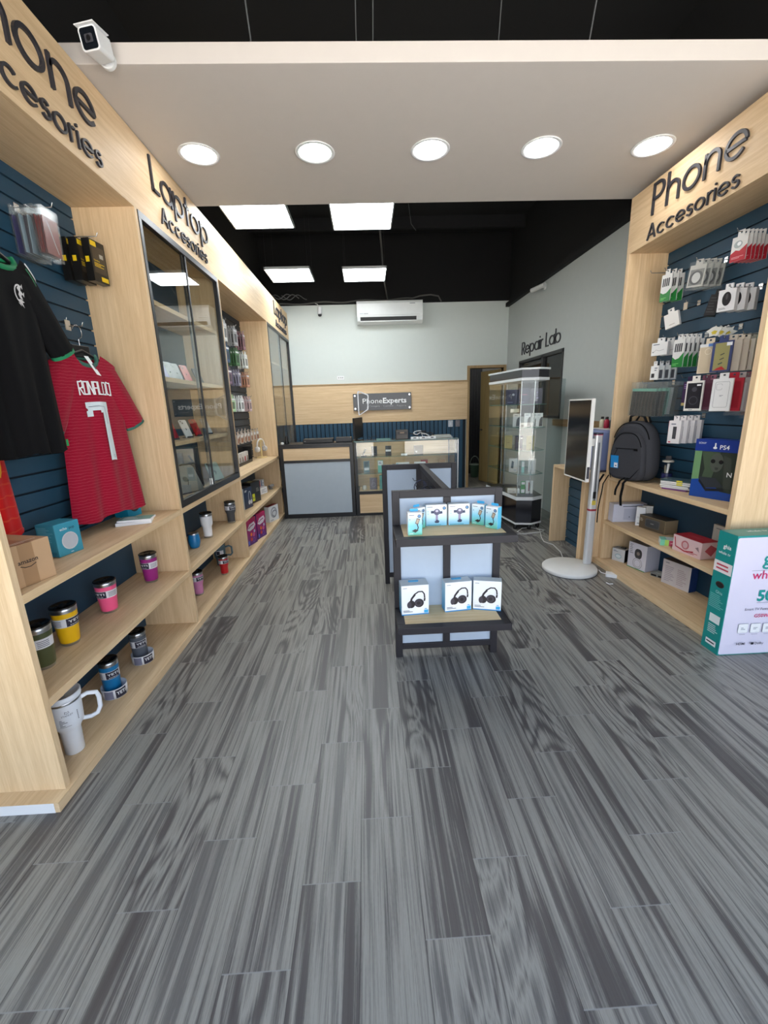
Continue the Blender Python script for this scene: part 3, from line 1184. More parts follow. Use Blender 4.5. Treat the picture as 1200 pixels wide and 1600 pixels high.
q = MB(); q.box(BX0 + .04, -.045, by + .014, by + .026, .1, 1.001, panel_white); q.box(0, BX1 - .04, by + .014, by + .026, .1, 1.001, panel_white)
q.build('back_panels', gd)
q = MB(); q.box(-.02, .022, .041, by - .001, .06, .10, char_metal); q.build('spine_rail', gd, .002)
q = MB(); q.box(-.02, .022, .041, by - .001, 1.001, 1.043, char_metal)
q.build('spine_rail', gd, .002)
q = MB()
for k in range(24):
    yy = .06 + k * .0445
    q.box(-.004, .004, yy, yy + .007, .1, 1.001, char_metal)
q.build('spine_bars', gd)
gd.location.x = .432

# ================================================================== HEXAGONAL GLASS SHOWCASE
HP = [(1.745, 4.855), (1.93, 4.815), (2.085, 4.905), (2.13, 5.45), (1.985, 5.65), (1.83, 5.79), (1.62, 5.72)]
hx = empty('glass_showcase', 'tall angular glass showcase on a black base in front of the Repair Lab window', 'display case', (1.88, 5.25, 0))
HL = [(x - 1.88, y - 5.25) for x, y in HP]
HI = [(x * .96, y * .975) for x, y in HL]
up = lambda u, v, d: (u, v, d)
wh_s = pm((214, 220, 222), .35)
blk_g = pm((14, 14, 24), .12)
q = MB(); q.prism(HI, up, .09, .37, blk_g); q.build('base_cabinet', hx)
for za, zb in ((.37, .41), (.07, .09)):
    q = MB(); q.prism(HL, up, za, zb, wh_s); q.build('white_trim', hx, .002)
q = MB(); q.prism(HI, up, .41, .413, pm((30, 30, 32), .3)); q.build('deck', hx)
q = MB(); q.prism(HL, up, 1.745, 1.775, wh_s); q.build('white_trim', hx, .002)
q = MB(); q.prism(HI, up, 1.775, 1.86, blk_g); q.build('canopy', hx)
q = MB(); q.prism([(x * 1.02, y * 1.02) for x, y in HL], up, 1.86, 1.88, wh_s); q.build('white_trim', hx, .002)
for k in range(7):
    a, b_ = HI[k], HI[(k + 1) % 7]
    if k == 2:
        continue
    q = MB()
    ax, ay, bx, by_ = *a, *b_
    L_ = math.hypot(bx - ax, by_ - ay)
    nx, ny = -(by_ - ay) / L_ * .002, (bx - ax) / L_ * .002
    q.add([(ax + nx, ay + ny, .414), (bx + nx, by_ + ny, .414), (bx + nx, by_ + ny, 1.744), (ax + nx, ay + ny, 1.744),
           (ax - nx, ay - ny, .414), (bx - nx, by_ - ny, .414), (bx - nx, by_ - ny, 1.744), (ax - nx, ay - ny, 1.744)],
          [(0, 1, 2, 3), (7, 6, 5, 4), (0, 4, 5, 1), (2, 6, 7, 3), (1, 5, 6, 2), (0, 3, 7, 4)], glass)
    q.build('glass_wall', hx)
# open glass door on the right side, hinged at the near corner
q = MB(); q.box(0, .27, -.003, .003, .10, 1.76, glass_dark)
gdoor = q.build('glass_door', hx, 0, (.215, -.335, 0), R(28))
for z in (.68, .96, 1.225, 1.485):
    q = MB(); q.prism([(x * .94, y * .95) for x, y in HL], up, z - .007, z, glass, glass_edge); q.build('glass_shelf', hx)
for x, y in ((HI[0][0] + .01, HI[0][1] + .02), (HI[5][0], HI[5][1] - .02), (-.07, .30), (.06, -.30)):
    q = MB(); q.tube([(x, y, .413), (x, y, 1.744)], .008, chrome, 8); q.build('shelf_post', hx)
for x, y in HI[:5]:
    q = MB(); q.lathe([(.018, 0), (.024, .01), (.024, .045), (.012, .069)], black, 12, (x * .9, y * .9, 0)); q.build('castor', hx)

# ================================================================== DRINKWARE
lid_m = pm((24, 24, 26), .15, name='dark_clear_lid')
lbl_w = pm((222, 222, 226), .5)
lbl_k = pm((28, 26, 48), .5)


def wrap(ang, rfun):
    return lambda u, v, o=0: ((rfun(v) + o) * math.cos(ang + u / rfun(v)), (rfun(v) + o) * math.sin(ang + u / rfun(v)), v)


def patch(mb, to, u0, u1, v0, v1, o, m, n=10):
    vs = [to(u0 + (u1 - u0) * i / n, v, o) for v in (v0, v1) for i in range(n + 1)]
    mb.add(vs, [(i, i + 1, i + n + 2, i + n + 1) for i in range(n)], m, True)


def tumbler(label, loc, h, r0, r1, col, brand='YETI', turn=0.0, kind='lowball', mirror=False):
    """insulated steel tumbler: powder-coated body, bare rims, lid, paper label ring"""
    e_ = empty('tumbler', label, 'tumbler', loc, 0)
    ang = math.atan2(-loc[1], -loc[0]) + turn
    rf = lambda z: r0 + (r1 - r0) * min(1, z / (h * .85))
    body = pm(col, .38)
    q = MB(); q.lathe([(r0 * .93, 0), (r0 * .97, .002), (rf(h * .07), h * .07)], steel, 32); q.build('base_ring', e_)
    q = MB()
    if kind == 'step':     # travel tumbler that narrows below the middle
        rf = lambda z: (r0 if z < h * .42 else r0 + (r1 - r0) * min(1, (z - h * .42) / (h * .12))) if z < h * .54 else r1
        q.lathe([(r0 * .97, h * .07), (r0, h * .12), (r0 * 1.04, h * .42), (r1 * .95, h * .54), (r1, h * .86)], body, 32)
    else:
        q.lathe([(rf(h * .07), h * .07), (rf(h * .12) + .001, h * .09), (rf(h * .8), h * .8), (rf(h * .84), h * .84)], body, 32)
    q.build('body', e_)
    q = MB(); q.lathe([(r1 * .99, h * .84), (r1 * 1.0, h * .9), (r1 * 1.01, h * .955), (r1 * .96, h * .96)], steel, 32); q.build('rim', e_)
    q = MB()
    q.lathe([(r1 * .97, h * .952), (r1 * 1.03, h * .965), (r1 * 1.03, h * .985), (r1 * .94, h), (r1 * .88, h * .975), (.001, h * .972)], lid_m, 32, cap=False)
    q.box(-.012, .012, -.02, .012, h * .972, h * 1.0, black)
    q.build('lid', e_)
    if brand:
        to = wrap(ang, rf)
        q = MB()
        z0, z1 = h * .50, h * .72
        if kind == 'step':
            z0, z1 = h * .62, h * .80
        s = r1 * 1.5
        patch(q, to, -s, s, z0, z1, .0014, lbl_w)
        a, b_ = (-.1 * s, .82 * s) if not mirror else (-.95 * s, -.05 * s)
        patch(q, to, a, b_, z0 + .002, z1 - .002, .0020, lbl_k)
        hh = (z1 - z0)
        q.text(brand, (a + b_) / 2, z0 + hh * .46, hh * .42, to, .0028, white, .02, 'c', width=(b_ - a) * .8)
        q.text('RAMBLER', (a + b_) / 2, z0 + hh * .14, hh * .18, to, .0028, white, .0, 'c', width=(b_ - a) * .62)
        c0 = -.9 * s if not mirror else .08 * s
        for k in range(4):
            patch(q, to, c0, c0 + .55 * s, z0 + hh * (.18 + .18 * k), z0 + hh * (.25 + .18 * k), .0020, pm((90, 90, 110), .6), 4)
        q.build('paper_label', e_)
    return e_


Z1, Z2, Z3 = .8805, .4445, .0455
tumbler('yellow tumbler on the middle shelf of the nearest left bay', (-1.475, 1.883, Z2), .20, .038, .053, (232, 182, 18), turn=.15)
tumbler('hot pink tumbler on the middle shelf of the nearest left bay', (-1.480, 2.212, Z2), .188, .038, .053, (240, 92, 140), mirror=True)
tumbler('purple magenta tumbler on the middle shelf, next to the divider of the nearest left bay', (-1.452, 2.628, Z2), .195, .037, .051, (150, 36, 122), mirror=True)
tumbler('olive green tumbler behind the end panel on the middle shelf, leftmost of the row', (-1.455, 1.690, Z2), .205, .038, .052, (74, 80, 50), mirror=True, turn=-.35)


def label_ring(label, loc, brand='YETI'):
    e_ = empty('label_ring', label, 'packaging sleeve', loc)
    r = .060
    ang = math.atan2(-loc[1], -loc[0])
    to = wrap(ang, lambda v: r)
    q = MB(); q.lathe([(r - .0015, 0), (r, 0), (r + .001, .055), (r - .0005, .055), (r - .0015, 0)], lbl_w, 40, cap=False)
    q.lathe([(r - .0015, .0005), (.001, .0005)], pm((60, 60, 66)), 40, cap=False)
    patch(q, to, 0, .055, .004, .050, .0016, lbl_k)
    patch(q, to, -.055, -.01, .004, .050, .0016, pm((120, 120, 140), .6))
    q.text(brand, .0275, .022, .026, to, .0024, white, .02, 'c', width=.046)
    q.build('paper_sleeve', e_)
    return e_


label_ring('white printed paper sleeve on the bottom shelf in front of the grey stackable cup', (-1.427, 2.340, Z3))
label_ring('white printed paper sleeve on the bottom shelf in front of the blue stackable cup', (-1.420, 2.030, Z3))
tumbler('dark grey cup standing in a printed sleeve on the bottom left shelf', (-1.445, 2.352, Z3 + .0012), .195, .037, .046, (84, 90, 100), brand='YETI', turn=-.3)
tumbler('blue cup standing in a printed sleeve on the bottom left shelf', (-1.438, 2.046, Z3 + .0012), .20, .038, .047, (22, 116, 170), brand='YETI', turn=-.3)

# big white handled tumbler
e_ = empty('handled_tumbler', 'large white handled tumbler with straw at the near end of the bottom left shelf', 'tumbler', (-1.375, 1.640, Z3), R(38))
mug_w = pm((226, 230, 236), .35)
q = MB(); q.lathe([(.034, 0), (.037, .003), (.040, .115), (.046, .130), (.058, .150), (.0595, .175), (.064, .262)], mug_w, 36); q.build('body', e_)
q = MB(); q.lathe([(.0640, .262), (.0650, .270), (.0640, .272)], steel, 36); q.build('rim', e_)
q = MB(); q.lathe([(.0650, .272), (.0680, .276), (.0680, .298), (.063, .300), (.060, .286), (.001, .284)], mug_w, 36, cap=False)
q.build('lid', e_)
q = MB(); q.tube([(.0, -.02, .284), (.0, .0, .305), (.004, .055, .325)], .007, pm((200, 206, 210), .3), 10); q.build('straw', e_)
hp = [(.058, .245), (.085, .252), (.118, .240), (.124, .215), (.122, .165), (.108, .138), (.082, .132), (.050, .140)]
q.tube([(x, 0, z) for x, z in hp], .0095, mug_w, 12); q.build('handle', e_)
ang = math.atan2(-1.64, 1.375) - R(38)
to = wrap(ang, lambda v: .0600 + (v - .175) * .045)
q = MB()
gk = pm((90, 92, 100), .5)
q.text('STANLEY', 0, .212, .012, to, .0012, gk, 0, 'c', width=.042)
q.ribbon([(-.006, .236), (-.008, .228), (0, .224), (.008, .228), (.006, .236), (0, .231), (-.006, .236)], .002, to, .0012, gk)
for k in range(5):
    patch(q, to, -.032, -.022 + .009 * (k % 3), .196 - .007 * k, .1985 - .007 * k, .0012, gk, 3)
patch(q, to, -.034, .008, .162, .1635, .0012, gk, 4)
for k in range(6):
    patch(q, to, .036, .040, .176 + .008 * k, .181 + .008 * k, .0012, gk, 2)
q.build('print', e_)

# second bay of the left run
tumbler('tall white tumbler on the middle shelf under the glass cabinet', (-1.432, 3.590, Z2), .225, .036, .051, (232, 234, 238), brand=None, kind='step')
tumbler('charcoal tumbler with a white tag under the right end of the glass cabinet', (-1.380, 4.075, Z2), .215, .036, .051, (70, 72, 78), kind='step')
tumbler('lilac pink tumbler on the bottom shelf under the glass cabinet', (-1.450, 3.285, Z3), .205, .036, .047, (206, 132, 178), kind='step')
tumbler('small red tumbler on the bottom shelf under the glass cabinet', (-1.380, 3.720, Z3), .178, .033, .043, (184, 26, 36), kind='step')
for lab, loc, c in (('small blue wine tumbler beside the tall white tumbler', (-1.440, 3.312, Z2), (24, 118, 178)), ('blue wine tumbler half hidden behind the divider, left of the other blue one', (-1.505, 3.205, Z2), (26, 110, 168))):
    e_ = empty('wine_tumbler', lab, 'tumbler', loc)
    q = MB(); q.lathe([(.030, 0), (.036, .006), (.045, .04), (.046, .06), (.041, .10), (.039, .112)], pm(c, .35), 30); q.build('body', e_)
    q = MB(); q.lathe([(.039, .112), (.0395, .120), (.036, .124), (.034, .120), (.001, .119)], steel, 30, cap=False); q.build('lid', e_)
e_ = empty('handled_tumbler', 'teal grey handled mug behind the small red tumbler', 'tumbler', (-1.500, 3.98, Z3), R(20))
tq = pm((74, 98, 108), .4)
q = MB(); q.lathe([(.036, 0), (.040, .06), (.052, .085), (.056, .18)], tq, 30); q.build('body', e_)
q = MB(); q.lathe([(.056, .18), (.058, .185), (.057, .205), (.05, .205), (.001, .20)], tq, 30, cap=False); q.build('lid', e_)
q = MB(); q.tube([(.050, 0, .17), (.09, 0, .178), (.112, 0, .165), (.114, 0, .10), (.098, 0, .082), (.05, 0, .09)], .009, tq, 10); q.build('handle', e_)
to = wrap(math.atan2(-4.1, 1.5) - R(20), lambda v: .055)
q = MB(); patch(q, to, -.035, .035, .11, .155, .0012, lbl_w); patch(q, to, -.03, .0, .115, .15, .0018, lbl_k); q.build('paper_label', e_)

# ================================================================== JERSEYS
def jersey(name, label, loc, rot, H, wh, wc, ws, cloth, trim, num=None, nm=None, crest=False, stripes=None, bulge=.05, neck=.095, sleeve=(.20, .24), seed=1, hem_amp=.012, patch_y=None, tag_=False, arm_trim=True):
    """shirt on a hanger, its front faces local -y; origin at the hem centre"""
    e_ = empty(name, label, 'jersey', loc, rot)
    rnd = random.Random(seed)
    ph = [rnd.uniform(0, 6) for _ in range(6)]

    def half(v):
        return wh + (wc - wh) * min(1, v / .6) if v < .6 else wc + (ws - wc) * (v - .6) / .4

    def top(u, front):
        a = abs(u) * ws
        z = H - max(0, a - neck) * .42
        if a < neck:
            z -= (.060 if front else .018) * (1 - (a / neck) ** 2) ** .5 + 0
        return z

    def surf(u, v, front, o=0):
        x = u * half(v)
        z = v * top(u, front) + (1 - v) * hem_amp * math.sin(u * 5 + ph[0])
        env = math.sqrt(max(0, 1 - u * u))
        fold = (.012 * math.sin(u * 7 + ph[1] + v * 1.2) + .008 * math.sin(u * 13 + ph[2] - v * 2)) * (1.05 - v) * env
        y = -(bulge * (1 - .25 * v) * env ** .8 + fold) if front else (bulge * .45 * env + fold * .5)
        return (x, y - (o if front else -o), z)
    nu, nv = 30, 26
    q = MB()
    for fr in (True, False):
        vs = [surf(-1 + 2 * i / nu, j / nv, fr) for j in range(nv + 1) for i in range(nu + 1)]
        fs = [(j * (nu + 1) + i, j * (nu + 1) + i + 1, (j + 1) * (nu + 1) + i + 1, (j + 1) * (nu + 1) + i) for j in range(nv) for i in range(nu)]
        q.add(vs, fs, cloth, True)
    q.build('shirt_body', e_)
    # hem band
    q = MB(); q.tube([surf(-1 + 2 * i / nu, 0.0, True) for i in range(nu + 1)], .003, cloth, 6); q.build('hem', e_)
    # sleeves
    for sg in (-1, 1):
        sh = Vector((sg * ws * .80, -.004, H - (ws * .80 - neck) * .42 - .075))
        el = sh + Vector((sg * sleeve[0] * .55, -.004, -sleeve[1] * .45))
        cf = sh + Vector((sg * sleeve[0], -.006, -sleeve[1]))
        rs = []
        d_ = (cf - sh).normalized()
        per = Vector((d_.z * sg, 0, -d_.x * sg)) * sg
        up_ = per if per.z * 1 + per.x * sg > 0 else -per
        a0 = ws * .58
        T0 = Vector((sg * a0, -.004, H - (a0 - neck) * .42 - .006))
        s0 = T0 - up_ * .080
        a1 = ws * .93
        s1 = Vector((sg * a1, -.005, H - (a1 - neck) * .42 - .008)) - up_ * .086
        pts = [(s0, .078, .020), (s1, .085, .032), ((s1 + cf) / 2, .081, .036), (cf, .074, .036)]
        d_ = (cf - (s1 + cf) / 2).normalized()
        for c_, ra, rb in pts:
            rs.append([c_ + per * (ra * math.cos(2 * PI * k / 20)) + Vector((0, 1, 0)) * (rb * math.sin(2 * PI * k / 20) + .004 * math.sin(k * 2.1)) for k in range(20)])
        q = MB(); q.rings(rs, cloth, False); s_ = q.build('sleeve', e_)
        if arm_trim:
            q = MB()
            c2 = cf + d_ * .014
            q.rings([[c_ + per * (.0755 * math.cos(2 * PI * k / 20)) + Vector((0, 1, 0)) * (.0375 * math.sin(2 * PI * k / 20)) for k in range(20)] for c_ in (cf - d_ * .002, c2)], trim, False)
            q.build('cuff', s_)
    # collar
    q = MB()
    pts = []
    for i in range(25):
        t = i / 24 * 2 * PI
        xx = neck * math.cos(t)
        fr = math.sin(t) > 0
        a = abs(xx) / neck
        z = H - (.060 if fr else .018) * math.sqrt(max(0, 1 - a * a))
        y = -(bulge * .72) * math.sin(t) if fr else -(bulge * .35) * math.sin(t)
        pts.append((xx, y, z))
    q.tube(pts[:-1], .011, trim, 8, closed=True)
    q.build('collar', e_)
    # hanger
    q = MB()
    q.tube([(-ws * .8, 0, H - .10), (-.11, 0, H - .02), (0, 0, H + .018), (.11, 0, H - .02), (ws * .8, 0, H - .10)], [.005, .008, .012, .008, .005], black, 8)
    q.box(-.055, .055, -.006, .006, H - .015, H + .045, black)
    hg = q.build('hanger', e_, .004)
    q = MB()
    q.tube([(0, 0, H + .04), (0, 0, H + .075)] + [(0 + .0, -.001, H + .075 + .0)] + [(.028 * math.sin(R(a)) + .0, 0, H + .112 - .034 * math.cos(R(a))) for a in range(15, 270, 20)], .0022, chrome, 8)
    q.build('hanger_hook', hg)

    def on(u, z, o):
        # metres across (x), height z -> surface
        v = z / top(min(1, abs(u) / ws), True)
        hw = half(v)
        return surf(max(-1, min(1, u / hw)), v, True, .008 + o)
    if nm:
        q = MB()
        st = pm((236, 238, 240), .5)
        wd = .215
        lw = wd / len(nm)
        for i, ch in enumerate(nm):
            x0 = -wd / 2 + i * lw
            z0, z1 = H * .762, H * .835
            a, b_, w = x0 + .004, x0 + lw - .004, .0072
            mid = (z0 + z1) / 2
            strokes = {'R': [[(a, z0), (a, z1), (b_, z1), (b_, mid), (a, mid)], [(a + .006, mid), (b_, z0)]],
                       'O': [[(a, z0), (a, z1), (b_, z1), (b_, z0), (a, z0)]],
                       'N': [[(a, z0), (a, z1), (b_, z0), (b_, z1)]],
                       'A': [[(a, z0), (a, z1), (b_, z1), (b_, z0)], [(a, mid), (b_, mid)]],
                       'L': [[(a, z1), (a, z0), (b_, z0)]],
                       'D': [[(a, z0), (a, z1), (b_ - .004, z1), (b_, z1 - .01), (b_, z0 + .01), (b_ - .004, z0), (a, z0)]]}[ch]
            for s in strokes:
                for p0, p1 in zip(s[:-1], s[1:]):
                    dx, dz = p1[0] - p0[0], p1[1] - p0[1]
                    L_ = math.hypot(dx, dz)
                    ex, ez = dx / L_ * w / 2, dz / L_ * w / 2
                    sub = [(p0[0] - ex + (dx + 2 * ex) * k / 4, p0[1] - ez + (dz + 2 * ez) * k / 4) for k in range(5)]
                    q.ribbon(sub, w, on, .0, st)
        q.build('name_print', e_)
    if num:
        q = MB()
        st = pm((214, 226, 232), .5)

        def strip(poly):     # rows of (xl, xr, z)
            vs = []
            C = 8
            for xl, xr, z in poly:
                vs += [on(xl + (xr - xl) * c / C, z, 0) for c in range(C + 1)]
            q.add(vs, [((C + 1) * i + c, (C + 1) * i + c + 1, (C + 1) * i + c + C + 2, (C + 1) * i + c + C + 1) for i in range(len(poly) - 1) for c in range(C)], st)
        t_, b0 = H * .715, H * .345
        for k in range(1):
            strip([(.000 + .012 * (1 - i / 14), .056, t_ - .055 - (t_ - .055 - b0) * i / 14) for i in range(15)])
            strip([(-.085 + (.01 if i > 3 else 0), .058, t_ - .045 * i / 5 - .010 * (1 - abs(2 * i / 5 - 1)) * 0) for i in range(6)])
            strip([(-.085, -.045, t_ - .045 - .03 * i / 3) for i in range(4)])
            strip([(.0, .056, t_ - .044 - .014 * i / 2) for i in range(3)])
        q.build('number_print', e_)
        q = MB(); q.ribbon([(-.07, t_ - .024), (-.01, t_ - .022), (.028, t_ - .026), (.030, t_ - .06), (.030, t_ - .12)], .0025, on, .0022, pm((96, 110, 128)))
        q.ribbon(circ(.036, b0 + .022, .008, 10), .002, on, .0022, pm((60, 70, 110)), closed=True)
        q.build('number_inline', e_)
    if crest:
        q = MB()
        cw = pm((206, 204, 206), .5)
        cx, cz = .060, H * .815
        q.ribbon([(cx + .026 * math.cos(R(a)), cz + .034 * math.sin(R(a))) for a in range(60, 300, 20)], .006, on, 0, cw)
        for pl in ([(-.012, .02), (.0, .034), (.012, .03), (.006, .014), (.018, .004), (.006, -.006), (.012, -.022), (-.004, -.016), (-.01, -.004), (-.004, .008)],
                   [(-.018, -.024), (.0, -.02), (.018, -.03), (.004, -.034), (.012, -.052), (-.002, -.042)],
                   [(.012, .030), (.022, .042), (.020, .020)], [(.014, .0), (.026, .012), (.022, -.01)], [(-.02, -.036), (-.008, -.036), (-.004, -.048)]):
            q.add([on(cx + x, cz + z, .001) for x, z in pl], [tuple(range(len(pl)))], cw)
        q.build('crest', e_)
    if tag_:
        q = MB()
        to = lambda u, v, o: (-.055 + u + v * -.16, -.062 - o + v * .10, H - .010 + v * .58)
        q.add([to(0, -.01, 0), to(.026, -.01, 0), to(.046, -.175, 0), to(.022, -.165, 0)], [(0, 1, 2, 3)], paper)
        q.add([to(0, -.01, -.001), to(.026, -.01, -.001), to(.046, -.175, -.001), to(.022, -.165, -.001)], [(3, 2, 1, 0)], paper)
        q.add([to(.022, -.07, .001), to(.032, -.07, .001), to(.037, -.12, .001), to(.030, -.12, .001)], [(0, 1, 2, 3)], pm((60, 60, 62)))
        q.build('price_tag', e_)
    return e_, on, H


red_cloth = fabric_mat('crimson_jersey_cloth', (150, 14, 44), (200, 96, 112), .016)
grn = pm((52, 104, 92), .7)
e_, on, H = jersey('red_jersey', 'crimson football jersey with white name and number 7, on a hanger by the divider', (-1.505, 2.435, .955), R(79), .87, .262, .212, .215, red_cloth, grn, num=True, nm='RONALDO', tag_=True, sleeve=(.115, .26), seed=4, neck=.085)
q = MB()
for sx in (-1, 1):
    q.cbox((sx * .135, -.022, H - .028), (.014, .014, .006), white)
q.build('shoulder_mark', e_)
blk_cloth = fabric_mat('black_jersey_cloth', (15, 15, 17), None)
e_, on, H = jersey('black_jersey', 'black jersey with green collar, white shoulder stripe and a crest, nearest on the slat board', (-1.46, 1.905, 1.352), R(90), .80, .185, .192, .215, blk_cloth, pm((22, 128, 84), .7), crest=True, sleeve=(.125, .25), seed=9, neck=.115, hem_amp=.006)
q = MB()
for off, mm, w in ((0, white, .008), (.020, pm((22, 128, 84), .7), .007)):
    q.ribbon([(.128 + .10 * k / 6, H - .014 - off * (1 + .5 * k / 6) - .070 * k / 6) for k in range(7)], w, on, .001, mm)
q.build('shoulder_stripe', e_)
q = MB(); q.cbox(on(.165, .03, .0), (.010, .004, .03), pm((22, 150, 84))); q.build('hem_tag', e_)
sp_cloth = fabric_mat('scarlet_jersey_cloth', (198, 26, 28), (226, 120, 60), .05, width=.04)
e_, on, H = jersey('scarlet_jersey', 'scarlet jersey with a yellow emblem hanging low behind the black jersey', (-1.555, 1.675, 1.02), R(90), .80, .19, .17, .165, sp_cloth, pm((226, 178, 30), .7), sleeve=(-.01, .22), seed=12, neck=.08, bulge=.045)
q = MB(); q.ribbon([(.085 + .02 * math.cos(a), .32 + .05 * math.sin(a)) for a in [k * PI / 6 for k in range(12)]], .02, on, 0, pm((232, 176, 20)), closed=True)
q.add([on(.085 + .02 * math.cos(k * PI / 6), .32 + .05 * math.sin(k * PI / 6), .001) for k in range(12)], [tuple(range(12))], pm((232, 176, 20)))
q.build('yellow_emblem', e_)


# ================================================================== HOOKS
def hook(x, y, z, sgn, length, label, group=None, card=False):
    """wire peg in the slat board pointing into the room"""
    e_ = empty('display_hook', label, 'display hook', (x, y, z), 0, group)
    q = MB(); q.tube([(0, 0, 0), (sgn * length * .96, 0, .0), (sgn * length, 0, .018)], .0026, chrome, 8); q.build('wire', e_)
    q = MB(); q.box(-.003 if sgn > 0 else -.003, .003, -.016, .016, -.018, .018, chrome); q.build('back_plate', e_, .001)
    if card:
        q = MB(); q.box(sgn * length - .002, sgn * length + .002, -.018, .018, -.045, .004, pm((190, 178, 160), .5)); q.build('card_holder', e_)
    return e_


SX = DEP + .018
hook(SX, 2.43, 1.99, 1, .08, 'empty peg with a small tan tag left of the crimson jersey hanger', card=True)
hook(SX, 2.435, 1.965 + .0, 1, .155, 'wire peg carrying the crimson jersey hanger', 'pegs carrying the jerseys')
hook(SX, 1.905, 2.30, 1, .20, 'wire peg carrying the black jersey hanger', 'pegs carrying the jerseys')
hook(SX, 2.35, 2.475, 1, .17, 'peg holding the clear plastic sleeves high on the left slat board', 'pegs high on the left slat board')
hook(SX, 2.62, 2.445, 1, .21, 'peg holding the black and yellow boxes high on the left slat board', 'pegs high on the left slat board')

# ---- clear sleeves hanging high on the left
rnd = random.Random(3)
for k in range(9):
    c = [(52, 50, 110), (60, 60, 80), (150, 172, 186), (64, 56, 70), (140, 160, 172), (74, 56, 60), (120, 48, 44), (126, 50, 44), (132, 54, 46)][k]
    mb = MB()
    mb.box(-.052, .052, -.0020, .0020, -.205, -.045, pm(c, .4))
    mb.box(-.060, .060, -.0045, .0045, -.225, -.004, plastic_bag)
    if k in (3, 8):
        decals(mb, .104, .004, .16, 'f', [])
        mb.ribbon([(-.03, -.06), (-.01, -.10), (.01, -.15), (.03, -.19)], .006, lambda u, v, o: (u, -.003, v), 0, pm((180, 170, 170)))
    o = mb.build('phone_case_sleeve', None, 0, (-1.610 + .0165 * k, 2.350 + rnd.uniform(-.008, .008), 2.470), (R(rnd.uniform(-3, 3)), R(rnd.uniform(-2, 2)), R(88 + rnd.uniform(-5, 5))))
    if k == 8:
        tag(o, 'dark red phone skin in a clear sleeve, frontmost of the stack high on the left', 'phone case pack')
    else:
        tag(o, 'phone skin in a clear sleeve behind the dark red front one, high on the left', 'phone case pack', 'clear sleeves stacked high on the left slat board')

# ---- black and yellow boxes
yel = pm((236, 200, 30), .4)
bkb = pm((24, 23, 22), .35)
for k, (x, dy, rz) in enumerate(((-1.585, .0, 90), (-1.532, .004, 88), (-1.470, .02, 84))):
    ex = None
    fc = {'f': [('rect', .10, .22, .92, .86, pm((66, 58, 48), .3)), ('poly', [(.04, .85), (.06, .97), (.42, .97), (.44, .93), (.44, .85)], yel), ('rect', .55, .60, .80, .70, pm((170, 168, 160))),
                ('text', 'OtterBox', .12, .50, .055, yel, .01), ('lines', .12, .36, .85, .47, 3, yel), ('rect', .45, .04, .92, .15, yel)],
          'l': [('rect', .2, .45, .7, .58, yel)], 'r': [('rect', .1, .8, .8, .9, yel)]}
    o = carton('case_box', ['black box with yellow lettering nearest the slat board, high on the left', 'middle black and yellow box of the three high on the left', 'outermost black and yellow case box high on the left, beside the divider'][k],
               'phone case box', .115, .042, .21, (x, 2.655 + dy - .015, 2.225), R(rz), bkb, fc, 'black and yellow case boxes high on the left')

# ---- items on the top shelf of the nearest bay
kraft = pm((186, 152, 116), .7, name='kraft_cardboard')
tape = pm((160, 126, 92), .35)


def amz(mb):
    pass


e_amz = carton('shipping_box', 'brown cardboard shipping box at the near end of the top left shelf', 'cardboard box', .20, .24, .165, (-1.43, 1.588, Z1), R(76), kraft,
               {'f': [('rect', .38, 0, .66, 1, tape), ('rect', .05, .02, .06, .98, pm((170, 138, 104))), ('text', 'amazon', .52, .54, .15, pm((40, 36, 34)), .012, 'c'), ('line', [(.36, .50), (.44, .45), (.55, .44), (.66, .49)], .018, pm((40, 36, 34)))],
                't': [('rect', .38, 0, .66, 1, tape), ('lines', .1, .05, .95, .16, 2, pm((230, 220, 205)))],
                'l': [('rect', .0, .45, 1, .55, tape)]}, bevel=.002)
cy = pm((60, 148, 172), .4)
cyd = pm((44, 122, 148), .4)
# echo box: front faces the aisle, plain side toward the entrance
carton('speaker_box', 'light blue smart speaker box with a white round speaker, centre of the top left shelf', 'product box', .125, .105, .152, (-1.462, 1.945, Z1), R(76), cy,
       {'f': [('disc', .52, .42, .27, pm((196, 200, 206), .6), .27), ('disc', .52, .42, .24, pm((184, 188, 196), .8), .24), ('text', 'echo', .20, .78, .12, white, .01), ('text', 'pop', .56, .78, .12, pm((20, 60, 80)), .01), ('lines', .46, .05, .64, .09, 1, white)],
        'l': [('lines', .1, .45, .9, .92, 9, pm((110, 180, 200))), ('rect', .1, .06, .9, .16, cyd)],
        't': [('text', 'echo', .35, .45, .1, pm((96, 170, 190)))]}, bevel=.003)
carton('speaker_box', 'bright blue box with a black round speaker under the crimson jersey', 'product box', .11, .10, .115, (-1.545, 2.665, Z1), R(76), pm((24, 152, 190), .4),
       {'f': [('disc', .55, .62, .36, pm((40, 44, 50), .6), .36), ('disc', .55, .62, .32, pm((60, 62, 66), .8), .32)], 'l': [('lines', .1, .5, .9, .9, 5, pm((90, 190, 214)))]}, bevel=.002)
carton('thin_box', 'flat white box lying on the top left shelf under the crimson jersey', 'product box', .185, .12, .018, (-1.405, 2.475, Z1), R(20), paper, {'t': [('lines', .1, .2, .9, .8, 4, pm((170, 190, 185)))]})
carton('thin_box', 'thin green and white box on top of the flat white box', 'product box', .18, .11, .010, (-1.395, 2.480, Z1 + .0185), R(12), paper, {'t': [('rect', .02, .04, .98, .96, pm((120, 170, 160))), ('lines', .1, .2, .6, .8, 4, white)]})

